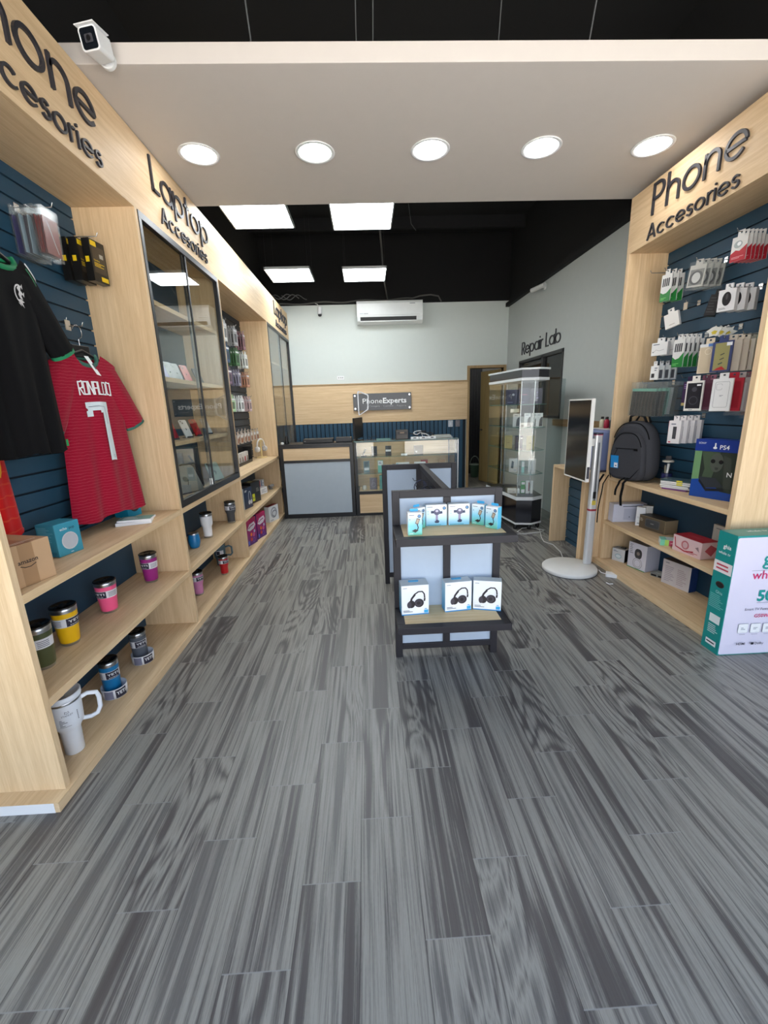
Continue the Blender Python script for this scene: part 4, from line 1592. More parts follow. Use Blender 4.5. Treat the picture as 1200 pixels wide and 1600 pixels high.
# ================================================================== PHONES AND TABLETS IN THE GLASS CABINET
def phone(label, x, y, z, rz, tilt, col, name='smartphone', w=.074, h=.150, cams=2, cat='phone', group=None, apple=True, t=.008):
    e_ = empty(name, label, cat, (x, y, z), R(rz), group)
    rot = Matrix.Rotation(R(-tilt), 4, 'X')
    q = MB(rot)
    to = lambda u, v, d: (u, d, v)
    q.prism(rrect(-w / 2, 0, w / 2, h, w * .13, 4), to, -t / 2, t / 2, pm(col, .22), smooth=False)
    q.build('body', e_, .0012)
    q = MB(rot)
    if cams:
        q.prism(rrect(-w * .44, h * .76, -w * .02, h * .96, w * .09, 3), to, -t / 2 - .0015, -t / 2, pm([c * .92 for c in col], .2))
        for cx, cz in ((-.33, .91), (-.14, .82))[:cams]:
            q.prism(circ(cx * w, cz * h, w * .075, 12), to, -t / 2 - .003, -t / 2 - .0015, black)
        q.build('camera_bump', e_)
    if apple:
        q = MB(rot); q.prism(circ(0, h * .5, w * .09, 12, ry=w * .10), to, -t / 2 - .0004, -t / 2, pm([max(0, c * .7) for c in col], .2)); q.build('logo_mark', e_)
    # little stand behind
    q = MB(); q.box(-w * .4, w * .4, -.004, .045, 0, .004, pm((40, 40, 44), .3)); q.box(-w * .4, w * .4, -.012, -.006, 0, .012, pm((40, 40, 44), .3))
    q.tube([(0, .040, .004), (0, .022, h * .45)], .003, pm((40, 40, 44), .3), 6)
    q.build('stand', e_)
    return e_


RZ = 68
phone('lilac smartphone leaning on the third shelf of the glass cabinet', -1.43, 3.22, 1.7455, RZ, 24, (138, 130, 196))
phone('dark grey smartphone beside the lilac one in the glass cabinet', -1.44, 3.37, 1.7455, RZ, 24, (80, 80, 84))
phone('darker smartphone between the grey and the salmon red one in the glass cabinet', -1.44, 3.49, 1.7455, RZ, 24, (60, 60, 66))
phone('salmon red smartphone leaning on the third shelf of the glass cabinet', -1.43, 3.64, 1.7455, RZ, 24, (222, 84, 84))
phone('grey smartphone behind the cabinet mullion on the third shelf', -1.44, 3.92, 1.7455, RZ, 24, (120, 118, 118))
phone('dark red smartphone at the left end of the second cabinet shelf', -1.43, 3.23, 1.3155, RZ, 24, (150, 22, 34))
phone('white smartphone leaning in the middle of the second cabinet shelf', -1.42, 3.46, 1.3155, RZ, 24, (226, 226, 228))
phone('red smartphone right of the white one in the glass cabinet', -1.43, 3.68, 1.3155, RZ, 24, (168, 20, 26))
phone('silver smartphone right of the mullion on the second cabinet shelf', -1.44, 3.96, 1.3155, RZ, 24, (196, 196, 196))
phone('large silver tablet leaning at the bottom of the glass cabinet', -1.44, 3.40, Z1, 60, 30, (150, 152, 148), 'tablet', .25, .24, 1, 'tablet', apple=True, t=.010)
phone('black tablet leaning behind the large silver one', -1.50, 3.66, Z1, 60, 24, (26, 26, 30), 'tablet', .17, .22, 1, 'tablet', t=.009)
phone('pale green tablet right of the mullion at the bottom of the glass cabinet', -1.42, 3.98, Z1, 60, 28, (176, 200, 190), 'tablet', .14, .19, 1, 'tablet', t=.009)
# far cabinet items
carton('small_box', 'small deep blue packet at the bottom of the far glass cabinet', 'product box', .05, .05, .09, (-1.36, 6.25, Z1), R(60), pm((24, 60, 130), .4), {'f': [('rect', .1, .1, .9, .5, pm((60, 110, 180)))]})
phone('pale phone leaning high in the far glass cabinet', -1.42, 6.5, 1.7505, RZ, 24, (196, 204, 208))
phone('white phone leaning beside the pale one in the far glass cabinet', -1.42, 6.7, 1.7505, RZ, 24, (220, 222, 224))

# ================================================================== THIRD BAY: HANGING PACKS
def pack_mesh(w, h, t, col, face_items=None, tab=True, m_back=None, window=None):
    """hang-sell pack: hanging point at the origin, faces local -y"""
    mb = MB()
    cm = pm(col, .45)
    if tab:
        mb.box(-w * .22, -w * .06, -t / 2 * .3, t / 2 * .3, -.022, .012, cm)
        mb.box(w * .06, w * .22, -t / 2 * .3, t / 2 * .3, -.022, .012, cm)
        mb.box(-w * .06, w * .06, -t / 2 * .3, t / 2 * .3, .005, .012, cm)
        mb.box(-w * .06, w * .06, -t / 2 * .3, t / 2 * .3, -.022, -.006, cm)
    body = MB()
    body.box(-w / 2, w / 2, -t / 2, t / 2, 0, h, cm)
    if face_items:
        decals(body, w, t, h, 'f', face_items)
    o = len(mb.v)
    mb2 = MB()
    mb2.v = [(x, y, z - h - .022) for x, y, z in body.v]
    mb2.f, mb2.fm, mb2.sm, mb2.mats = body.f, body.fm, body.sm, body.mats
    for f, k, s in zip(mb2.f, mb2.fm, mb2.sm):
        mb.f.append([i + o for i in f]); mb.fm.append(mb.mi(mb2.mats[k])); mb.sm.append(s)
    mb.v += mb2.v
    return mb


ROWS = [
    (2.475, .215, ['white', 'pale grey', 'grey', 'mauve'], [(216, 216, 214), (188, 190, 190), (160, 160, 162), (150, 112, 124)], 'top row'),
    (2.235, .200, ['silver', 'deep blue', 'green', 'white'], [(176, 180, 182), (34, 66, 100), (66, 104, 66), (206, 210, 208)], 'second row'),
    (1.990, .185, ['white', 'purple', 'lilac', 'orange'], [(206, 206, 206), (104, 84, 104), (134, 130, 152), (170, 122, 100)], 'third row'),
    (1.690, .185, ['teal', 'pale green', 'white', 'pink'], [(66, 124, 144), (156, 188, 150), (220, 222, 222), (196, 168, 172)], 'fourth row'),
]
for zt, hh, names, cols, rn in ROWS:
    for hi, y in enumerate((4.62, 4.98, 5.34, 5.70)):
        n = 4
        hook(SX, y, zt, 1, .14, 'wire peg carrying %s packs in the %s of the third left bay' % (names[hi], rn), 'pegs of the third left bay')
        items = [('rect', .08, .08, .92, .78, pm([min(255, c * 1.1 + 10) for c in cols[hi]], .4)), ('rect', .2, .2, .8, .7, pm([c * .6 for c in cols[hi]], .4)), ('rect', .08, .82, .92, .94, lbl_w)]
        me = None
        for k in range(n):
            if me is None:
                o = pack_mesh(.095, hh - .03, .010, cols[hi], items).build('accessory_pack')
                me = o
            else:
                o = me.copy(); COL.objects.link(o)
            o.location = (DEP + .045 + .029 * k, y + rnd.uniform(-.006, .006), zt - .006)
            o.rotation_euler = (R(rnd.uniform(-2, 2)), 0, R(86 + rnd.uniform(-7, 4)))
            tag(o, '%s accessory pack, %s stack in the %s of the third left bay' % (names[hi], ['first', 'second', 'third', 'fourth'][hi], rn), 'accessory pack', 'hanging packs of the %s, stack %d, third left bay' % (rn, hi + 1))
# short row of small packs
for hi in range(8):
    y = 4.72 + hi * .145
    hook(SX, y, 1.275, 1, .17, 'short peg of the row above the black display box', 'pegs above the black display box')
    me = None
    for k in range(2):
        if me is None:
            o = me = pack_mesh(.055, .105, .010, (196, 180, 168), [('rect', .15, .1, .85, .6, pm((150, 96, 66), .5)), ('rect', .1, .7, .9, .92, pm((226, 224, 222)))]).build('small_accessory_pack')
        else:
            o = me.copy(); COL.objects.link(o)
        o.location = (DEP + .10 + .075 * k, y, 1.272)
        o.rotation_euler = (0, 0, R(84 + rnd.uniform(-8, 8)))
        tag(o, 'small brown and white pack in the row above the black display box, third left bay', 'accessory pack', 'row of small packs above the black display box')
e_ = empty('display_box', 'open black display box of small packs on the shelf of the third left bay', 'display box', (-1.56, 5.15, Z1), R(90))
q = MB(); q.box(-.36, .36, -.06, .06, 0, .012, black); q.box(-.36, .36, .048, .06, .012, .19, black); q.box(-.36, -.348, -.06, .048, .012, .19, black); q.box(.348, .36, -.06, .048, .012, .19, black); q.box(-.348, .348, -.06, -.05, .012, .035, black)
q.build('tray', e_)
for k in range(6):
    o = carton('small_accessory_pack', 'small white and brown pack standing in the open black display box' if k != 4 else 'white pack with a red window standing in the black display box', 'accessory pack', .07, .03, .13, (-1.545, 4.87 + .105 * k, Z1 + .0125), R(88), pm((212, 208, 204), .5), {'f': [('rect', .2, .15, .8, .6, pm((182, 40, 46) if k == 4 else (140, 112, 96), .4))]}, None if k == 4 else 'packs in the black display box')

# headphones on a wooden stand
e_ = empty('headphone_stand', 'pale wooden headphone stand at the far end of the third left bay', 'headphone stand', (-1.475, 5.895, Z1), R(70))
lw = pm((222, 196, 140), .5)
q = MB(); q.prism(rrect(-.07, -.05, .07, .05, .02), up, 0, .014, lw); q.build('base', e_, .002)
q = MB(); q.box(-.012, .012, -.008, .008, .0145, .235, lw); q.build('post', e_, .003)
q = MB(); q.tube([(-.045, 0, .222), (-.02, 0, .236), (.02, 0, .236), (.045, 0, .222)], .012, lw, 10); q.build('cradle', e_)
e_ = empty('headphones', 'white over-ear headphones hanging on the wooden stand', 'headphones', (-1.475, 5.895, Z1 + .10), R(70))
hw = pm((226, 222, 216), .35)
q = MB(); q.tube([(.088 * math.cos(R(a)), 0, .052 + .105 * math.sin(R(a))) for a in range(-8, 189, 12)], .0095, hw, 10); q.build('headband', e_)
for sg in (-1, 1):
    q = MB(Matrix.Translation((sg * .088, 0, .02)) @ Matrix.Rotation(R(90 * sg), 4, 'Y') @ Matrix.Rotation(R(0), 4, 'Z'))
    q.lathe([(.001, -.012), (.030, -.012), (.038, -.004), (.038, .010), (.026, .022), (.001, .024)], hw, 24, cap=False)
    cup = q.build('ear_cup', e_)
    q = MB(Matrix.Translation((sg * .074, 0, .02)) @ Matrix.Rotation(R(90), 4, 'Y'))
    q.lathe([(.020, -.006), (.036, -.006), (.036, .006), (.020, .006), (.020, -.006)], pm((196, 190, 186), .8), 24, cap=False)
    q.build('ear_pad', cup)

# boxes on the lower shelves of the third bay
def hp_icon(col, s=1.0, cu=.5, cv=.5):
    return [('ring', cu, cv + .08 * s, .17 * s, .035 * s, col), ('disc', cu - .14 * s, cv - .06 * s, .09 * s, col), ('disc', cu + .14 * s, cv - .06 * s, .09 * s, col)]


navy = pm((30, 48, 78), .4)
carton('headphone_box', 'dark navy headphone box with a pale headband picture in the third left bay', 'product box', .19, .10, .235, (-1.420, 4.70, Z2), R(78), navy,
       {'f': [('line', [(.55, .28), (.54, .6), (.62, .78), (.76, .78), (.84, .6), (.83, .28)], .035, pm((206, 210, 216))), ('disc', .58, .27, .10, pm((196, 200, 208)), .11), ('disc', .82, .27, .10, pm((196, 200, 208)), .11), ('lines', .1, .8, .45, .9, 2, white)],
        'l': [('rect', .0, .0, 1, 1, pm((206, 214, 220)))]}, bevel=.002)
carton('product_box', 'black box with a bright yellow sticker beside the navy headphone box', 'product box', .22, .13, .245, (-1.430, 5.02, Z2), R(76), bkb,
       {'f': [('rect', .10, .1, .36, .45, pm((206, 214, 40), .4)), ('lines', .14, .2, .32, .3, 2, black), ('lines', .55, .5, .9, .7, 3, pm((150, 150, 140)))], 't': [('rect', .3, .3, .6, .7, pm((220, 226, 150)))]}, bevel=.002)
carton('product_box', 'black box behind the navy headphone box on the middle shelf', 'product box', .16, .07, .26, (-1.555, 4.76, Z2), R(82), bkb, {'f': [('lines', .3, .82, .8, .9, 1, yel)]}, bevel=.002)
carton('product_box', 'white box with a red and blue picture at the far end of the middle shelf', 'product box', .26, .12, .165, (-1.52, 5.60, Z2), R(80), paper,
       {'f': [('rect', .02, .42, .55, .98, pm((172, 44, 46), .4)), ('rect', .62, .35, .72, .98, pm((70, 88, 120))), ('ring', .84, .6, .14, .05, pm((90, 110, 140)))]}, bevel=.002)
carton('product_box', 'low white carton in front of the red and white box on the middle shelf', 'product box', .16, .07, .085, (-1.43, 5.53, Z2), R(72), paper, {'f': [('lines', .1, .2, .9, .8, 3, pm((160, 164, 170)))]})
e_ = empty('camera', 'small grey security camera lying by the white cartons on the middle shelf', 'camera', (-1.38, 5.83, Z2), R(60))
q = MB(); q.lathe([(.022, 0), (.028, .004), (.026, .016), (.012, .028)], pm((120, 116, 112), .4), 20); q.build('base', e_)
q = MB(); q.tube([(-.03, -.0, .040), (.045, .0, .046)], [.020, .022], pm((150, 146, 142), .4), 16); q.build('camera_body', e_)

mag = grad_mat('magenta_purple_print', (70, 40, 120), (196, 30, 92), .31, mid=(.45, (150, 34, 110)))
for k, (x, y) in enumerate(((-1.388, 4.60), (-1.345, 4.87))):
    carton('popcorn_box', ['magenta printed box on the bottom shelf, the nearer of the two', 'magenta printed box on the bottom shelf, the farther of the two'][k], 'product box', .215, .09, .30, (x, y, Z3), R(76), mag,
           {'f': [('poly', [(.08, .62), (.30, .80), (.80, .84), (.92, .70), (.70, .58), (.30, .55)], pm((226, 214, 222))), ('line', [(.2, .66), (.45, .72), (.75, .74)], .035, pm((150, 34, 100))), ('disc', .42, .40, .07, pm((232, 120, 40))), ('disc', .66, .36, .08, pm((214, 90, 140))), ('disc', .75, .48, .06, pm((190, 190, 214))),
                  ('disc', .40, .22, .07, pm((206, 70, 60))), ('ring', .62, .16, .08, .02, pm((120, 90, 200))), ('rect', .06, .06, .18, .2, pm((80, 110, 210)))],
            'l': [('rect', 0, 0, 1, 1, pm((40, 60, 110)))]}, bevel=.002)
carton('product_box', 'white square box with a grey ring drawing at the bottom of the third left bay', 'product box', .23, .07, .215, (-1.352, 5.62, Z3), R(70), paper,
       {'f': [('ring', .5, .55, .30, .10, pm((170, 172, 180))), ('ring', .56, .48, .20, .06, pm((120, 122, 134))), ('ring', .44, .5, .16, .03, pm((140, 142, 150))), ('lines', .1, .06, .5, .14, 2, pm((120, 120, 130)))],
        't': [('rect', 0, 0, 1, 1, pm((150, 50, 50)))]}, bevel=.002)

# ================================================================== CENTRE GONDOLA: BOXES
GU, GL = .8483, .3353
blue_pk = pm((60, 168, 220), .4)
blue_dp = pm((40, 140, 205), .4)
navy_ic = pm((52, 62, 92), .4)
ink = pm((92, 100, 116), .5)
hs_side = grad_mat('headphone_carton_side', (70, 160, 210), (214, 224, 228), .2, mid=(.6, (150, 200, 222)))
hk_ = pm((44, 40, 44), .35)
hk2_ = pm((70, 66, 74), .35)
HP_FACE = [('rect', 0, 0, 1, .035, blue_dp), ('lines', .06, .90, .30, .93, 1, ink), ('line', [(.44 + .22 * math.cos(R(a)), .60 + .24 * math.sin(R(a))) for a in ()] or [(.30, .40), (.36, .56), (.48, .70), (.62, .78), (.76, .78), (.83, .70), (.85, .56)], .042, hk_),
           ('line', [(.32, .40), (.38, .56), (.50, .69)], .05, hk_),
           ('disc', .36, .37, .115, hk_, .13), ('disc', .28, .35, .07, hk2_, .11), ('disc', .64, .40, .15, hk_, .145), ('disc', .62, .40, .115, hk2_, .11), ('disc', .62, .40, .06, hk_, .06), ('line', [(.85, .56), (.83, .46)], .05, hk_),
           ('lines', .06, .10, .46, .18, 2, ink), ('rect', .82, .06, .97, .16, blue_pk), ('lines', .84, .18, .95, .22, 1, blue_dp)]
for k, (x, y, rz, lab) in enumerate(((.230, 2.247, 4, 'boxed black headphones at the left end of the lower gondola shelf'), (.4825, 2.256, 6, 'middle of the three headphone boxes on the lower gondola shelf'), (.659, 2.243, -15, 'headphone box at the right end of the lower gondola shelf'))):
    def ex(mb, k=k):
        if k < 2:
            mb.prism(rrect(-.03, .004, .03, .024, .008), lambda u, v, d: (u, v, .1825 + d), .0, .003, blue_pk)
    carton('headphone_box', lab, 'headphone box', .158, [.09, .068, .058][k], .182, (x, y, GL), R(rz), paper, {'f': HP_FACE}, 'boxed headphones on the lower gondola shelf', sides={'l': hs_side, 'r': hs_side}, top=pm((196, 206, 210), .45), extra=ex)
mt_face = grad_mat('mount_carton_print', (128, 204, 232), (238, 240, 242), .115, mid=(.55, (214, 234, 242)))
ps_face = grad_mat('stand_carton_print', (110, 200, 170), (238, 240, 242), .115, mid=(.45, (130, 206, 230)))
MT_FACE = [('rect', .003, .004, .997, .996, mt_face), ('lines', .06, .87, .45, .92, 1, ink), ('rect', .05, .03, .72, .055, pm((60, 150, 160))), ('ring', .87, .83, .065, .03, navy_ic), ('disc', .87, .83, .045, pm((90, 150, 200))),
           ('line', [(.24, .66), (.40, .66)], .12, navy_ic), ('line', [(.62, .62), (.78, .64)], .12, navy_ic), ('disc', .52, .66, .15, pm((84, 84, 112), .3), .15), ('disc', .52, .71, .07, pm((190, 186, 204), .3), .06),
           ('rect', .46, .26, .57, .52, pm((150, 140, 172), .4)), ('poly', [(.40, .20), (.52, .30), (.64, .24), (.60, .14), (.46, .14)], navy_ic), ('disc', .10, .70, .03, pm((180, 215, 225))), ('disc', .10, .58, .03, pm((180, 215, 225)))]
PS_FACE = [('rect', .003, .004, .997, .996, ps_face), ('lines', .08, .86, .50, .92, 1, ink), ('ring', .80, .84, .06, .03, navy_ic), ('disc', .80, .84, .04, pm((90, 150, 200))), ('rect', .10, .68, .17, .73, pm((110, 150, 180))), ('lines', .1, .05, .6, .10, 1, white),
           ('poly', [(.50, .52), (.62, .76), (.86, .72), (.72, .48)], pm((108, 92, 84), .4)), ('poly', [(.55, .54), (.64, .72), (.80, .69), (.70, .52)], pm((176, 160, 140), .4)), ('line', [(.64, .50), (.72, .34), (.66, .24)], .04, hk_), ('poly', [(.26, .20), (.50, .28), (.74, .22), (.52, .12)], hk_)]
for x, lab in ((.364, 'car mount box left of the centre post on the upper gondola shelf'), (.4915, 'car mount box right of the centre post on the upper gondola shelf')):
    carton('car_mount_box', lab, 'product box', .118, .042, .120, (x, 2.2765, GU), R(1), paper, {'f': MT_FACE}, 'white and blue boxes on the upper gondola shelf', top=pm((200, 208, 212), .4))
blue_side = pm((92, 190, 226), .4)
for x, y, rz, h, lab in ((.2255, 2.112, 3, .121, 'small phone stand box nearest the left front corner of the upper gondola shelf'), (.257, 2.226, 34, .117, 'small phone stand box half hidden behind the left front one on the upper gondola shelf'),
                         (.607, 2.256, -40, .116, 'small phone stand box right of the two car mount boxes'), (.660, 2.172, -48, .120, 'small phone stand box at the right end of the upper gondola shelf, turned sideways')):
    def ex(mb, h=h):
        mb.prism(rrect(-.022, h, .022, h + .014, .006), lambda u, v, d: (u, .012 + d, v), -.001, .001, blue_pk)
    carton('phone_stand_box', lab, 'product box', .074, .038, h, (x, y, GU), R(rz), paper, {'f': PS_FACE}, 'white and blue boxes on the upper gondola shelf', sides={'l': paper if x < .5 else blue_side, 'r': blue_side}, extra=ex)
# cables hanging on the gondola spine
for k, (x, z, c, lab) in enumerate(((.39, .97, (60, 66, 96), 'dark blue cable coil on the left face of the gondola spine'), (.375, .95, (30, 30, 34), 'black cable coil on the left face of the gondola spine'), (.36, .985, (40, 44, 60), 'thin wire rack of cable ends on the left face of the gondola spine'))):
    q = MB()
    yy = 3.05 - .16 * k
    q.tube([(0, 0, 0), (-.10, 0, 0), (-.11, 0, .02)], .003, black, 6)
    q.tube([(-.055 + .045 * math.cos(a * PI / 8), .012 * math.sin(a * .8), -.048 + .05 * math.sin(a * PI / 8)) for a in range(16)], .004, pm(c, .4), 6, closed=True)
    q.tube([(-.03, .0, -.005), (-.02, .01, -.09), (-.05, -.01, -.14)], .0035, pm(c, .4), 6)
    tag(q.build('charging_cable', None, 0, (.428, yy, z)), lab, 'cable')

# ================================================================== RIGHT SLAT BOARD
RX = XRB - .016
wh, rd, gr_ = (214, 214, 212), (176, 28, 46), (30, 122, 52)


def rstack(nm, cat, n, x0, dx, y, z, w, h, t, col, items, labf, labr, rot=-70, lean=0, peg=True, peglab=None, tab=True, dz=0, builder=None):
    """n equal packs on one peg of the right board, the first nearest the aisle"""
    if peg:
        hook(RX, y, z, -1, RX - x0 + .03, peglab or ('wire peg carrying the ' + labf.split(',')[0].split(' nearest')[0]))
    first = None
    for k in range(n):
        if first is None:
            mb = pack_mesh(w, h, t, col, items, tab)
            if builder:
                builder(mb)
            o = first = mb.build(nm)
        else:
            o = first.copy(); COL.objects.link(o)
        o.location = (x0 + dx * k, y + rnd.uniform(-.003, .003), z - .004 + dz * k)
        o.rotation_euler = (R(rnd.uniform(-1.5, 1.5)), R(lean), R(rot + rnd.uniform(-2, 2)))
        if k == 0:
            tag(o, labf, cat)
        else:
            tag(o, labr, cat, labr[:60])


red_m, green_m = pm(rd, .4), pm(gr_, .4)
cable_art = [('line', [(x, .55), (x + .02, .85)], .05, pm((40, 44, 50))) for x in (.2, .38, .56, .74)]
rstack('earphone_pack', 'accessory pack', 6, 2.275, .026, 2.745, 2.452, .085, .135, .006, wh,
       [('poly', [(.0, .0), (1, .0), (1, .62), (.55, .40), (.3, .46), (0, .34)], red_m), ('disc', .42, .68, .17, pm((160, 170, 172)), .15), ('disc', .48, .70, .08, white), ('lines', .1, .1, .9, .2, 2, pm((220, 160, 166)))],
       'frontmost red and white pack at the top right of the right slat board', 'red and white pack behind the frontmost one, top right of the right slat board', peglab='long peg carrying the red and white packs, top right')
rstack('cable_pack', 'accessory pack', 3, 2.275, .045, 3.365, 2.42, .080, .185, .008, wh,
       [('poly', [(0, 0), (1, 0), (1, .46), (.6, .30), (.3, .28), (0, .36)], green_m)] + cable_art + [('lines', .1, .05, .7, .15, 2, pm((120, 200, 110)))],
       'frontmost green and white cable pack at the top left of the right slat board', 'green and white cable pack behind the frontmost one, top left of the right slat board', peglab='long peg carrying the upper green and white packs')
rstack('cable_pack', 'accessory pack', 5, 2.275, .034, 3.145, 1.935, .080, .190, .008, wh,
       [('poly', [(0, 0), (1, 0), (1, .52), (.6, .32), (.3, .28), (0, .38)], green_m)] + cable_art + [('lines', .1, .05, .7, .15, 2, pm((120, 200, 110)))],
       'frontmost green and white cable pack in the middle of the right slat board', 'green and white cable pack behind the frontmost one, middle of the right slat board', peglab='peg carrying the middle green and white packs')


def bag(mb):
    mb.box(-.060, .060, -.006, .006, -.175, .0, plastic_bag)


rstack('cable_pouch', 'accessory pack', 4, 2.285, .042, 3.065, 2.395, .105, .135, .006, (186, 184, 178),
       [('rect', .08, .08, .92, .80, pm((120, 120, 118), .4)), ('ring', .5, .42, .27, .10, pm((70, 72, 74))), ('disc', .5, .42, .2, pm((196, 196, 194)), .24)],
       'frontmost grey pouch with a coiled cable in the upper part of the right slat board', 'grey cable pouch behind the frontmost one, upper right slat board', lean=6, builder=bag, peglab='peg carrying the grey cable pouches')
# mouse boxes
for k, x in enumerate((2.28, 2.345, 2.405)):
    if k == 0:
        hook(RX, 2.76, 2.152, -1, .20, 'peg carrying the three white boxes of black mice')
    mb = pack_mesh(.092, .125, .042, (222, 222, 224), [('disc', .5, .56, .19, pm((36, 36, 40), .3), .32), ('disc', .5, .66, .05, pm((76, 76, 80), .3), .14), ('lines', .1, .08, .7, .18, 2, pm((120, 120, 124)))])
    o = mb.build('mouse_box', None, 0, (x, 2.775, 2.165), (0, 0, R(-62)))
    tag(o, ['frontmost white box with a black mouse on the right slat board', 'middle white mouse box on the right slat board', 'white mouse box closest to the right slat board'][k], 'mouse box', 'white mouse boxes on one peg')
mb = pack_mesh(.06, .13, .03, (30, 30, 32), [('lines', .1, .1, .9, .9, 6, pm((60, 60, 62)))])
tag(mb.build('earphone_pack', None, 0, (2.30, 2.885, 2.158), (R(-12), R(10), R(-50))), 'tilted black pack left of the white mouse boxes', 'accessory pack')
for y, z, lab in ((2.97, 2.168, 'short empty peg with a price clip below the grey cable pouches'), (3.26, 2.172, 'short empty peg with a price clip beside the tilted white box')):
    hook(RX, y, z, -1, .10, lab, card=True)
hook(RX, 3.50, 2.44, -1, .24, 'bare long peg in front of the left side panel, beside the upper green packs')
o = pack_mesh(.105, .105, .022, (226, 224, 220), [('lines', .3, .15, .7, .25, 1, pm((170, 160, 150)))]).build('charger_box', None, 0, (2.33, 3.36, 2.145), (0, R(-14), R(-68)))
tag(o, 'plain white square box hanging tilted below the upper green packs', 'charger box')
hook(RX, 3.38, 1.955, -1, .16, 'peg carrying the white cable box left of the middle green packs')
for k in range(2):
    o = pack_mesh(.125, .095, .030, (224, 224, 224), [('line', [(.15, .25), (.3, .45), (.5, .35), (.8, .42)], .03, pm((150, 152, 156))), ('disc', .12, .28, .06, pm((150, 152, 156))), ('lines', .1, .78, .8, .92, 1, ink)]).build('cable_box', None, 0, (2.31 + .075 * k, 3.40, 1.945), (0, 0, R(-68)))
    tag(o, ['white cable box with a line drawing, front one at the right board', 'white cable box behind the one with the line drawing'][k], 'cable box')
# yellowish ornament packs
hook(RX, 2.86, 1.94, -1, .17, 'peg carrying the crumpled white and yellow packs')
for k in range(3):
    q = MB()
    pts = [((.040 + .014 * math.sin(a * 2.3 + k)) * math.cos(a * PI / 7), (.030 + .010 * math.sin(a * 3.1 + k)) * math.sin(a * PI / 7) - .03) for a in range(14)]
    q.prism(pts, lambda u, v, d: (u, d, v), -.003, .003, pm((216, 216, 210), .5))
    q.prism([(x * .4, y * .4 - .025) for x, y in pts], lambda u, v, d: (u, d, v), -.004, -.003, pm((206, 186, 60), .5))
    tag(q.build('ring_holder_pack', None, 0, (2.29 + .05 * k, 2.865, 1.945), (0, R(8 * k - 8), R(-66 + 6 * k))), 'crumpled white pack with a yellow print above the phone cases on the right board', 'accessory pack', 'white and yellow packs above the phone cases')
# upper row of large phone cases
hook(RX, 2.87, 1.852, -1, .19, 'peg carrying the cream phone case'); hook(RX, 2.75, 1.855, -1, .19, 'peg carrying the navy framed phone case'); hook(RX, 2.62, 1.86, -1, .19, 'peg at the right end of the upper phone case row')
case_row = [
    (2.275, 2.860, (210, 196, 172), [('rect', .0, .9, 1, 1, pm((218, 220, 222))), ('rect', .45, .90, 1, 1, pm((90, 130, 190))), ('rect', .08, .03, .92, .88, pm((196, 180, 154), .35)), ('ring', .48, .74, .10, .02, pm((220, 208, 188)))], 'cream phone case with a round cut-out, leftmost of the upper case row'),
    (2.278, 2.755, (52, 64, 110), [('rect', .14, .05, .88, .95, pm((150, 144, 96), .35)), ('rect', .7, .84, .97, .95, white), ('line', [(.45, .55), (.65, .60)], .03, pm((60, 60, 60))), ('line', [(.45, .40), (.65, .45)], .03, pm((60, 60, 60))), ('line', [(.4, .25), (.6, .30)], .04, pm((60, 80, 70))), ('poly', [(.2, .06), (.8, .06), (.6, .18), (.35, .12)], pm((180, 44, 44)))], 'navy framed phone case with an olive face in the upper case row'),
    (2.315, 2.730, (196, 186, 172), [('rect', .2, .05, .6, .9, pm((100, 80, 78)))], None),
    (2.345, 2.715, (206, 196, 182), [('rect', .3, .1, .7, .85, pm((96, 104, 130)))], None),
    (2.375, 2.705, (214, 208, 196), [('rect', .3, .05, .8, .6, pm((60, 50, 44))), ('rect', .3, .65, .8, .95, pm((170, 150, 50)))], None),
    (2.405, 2.695, (150, 150, 140), [('rect', .1, .1, .9, .9, pm((120, 122, 116)))], None),
    (2.435, 2.690, (120, 134, 132), [('rect', .1, .1, .9, .9, pm((96, 108, 108)))], None),
    (2.425, 2.655, (150, 190, 184), [('rect', .1, .1, .9, .9, pm((84, 96, 98), .3)), ('poly', [(.0, .5), (.3, .62), (.3, .5), (0, .4)], pm((60, 190, 90)))], 'pale teal phone case at the right end of the upper case row'),
    (2.445, 2.640, (110, 130, 126), [('rect', .1, .1, .9, .9, pm((66, 80, 84), .3))], None)]
for k, (x, y, c, it, lab) in enumerate(case_row):
    o = pack_mesh(.112, .185, .012, c, it).build('phone_case_pack', None, 0, (x, y, 1.862), (0, 0, R(-66 + rnd.uniform(-3, 3))))
    tag(o, lab or ['', '', 'beige phone case pack with a brown window', 'beige phone case pack with a blue grey window', 'cream phone case pack with a dark card', 'olive grey phone case pack', 'grey green phone case pack', '', 'dark teal phone case pack'][k] + ', seen edge-on in the upper case row', 'phone case pack')
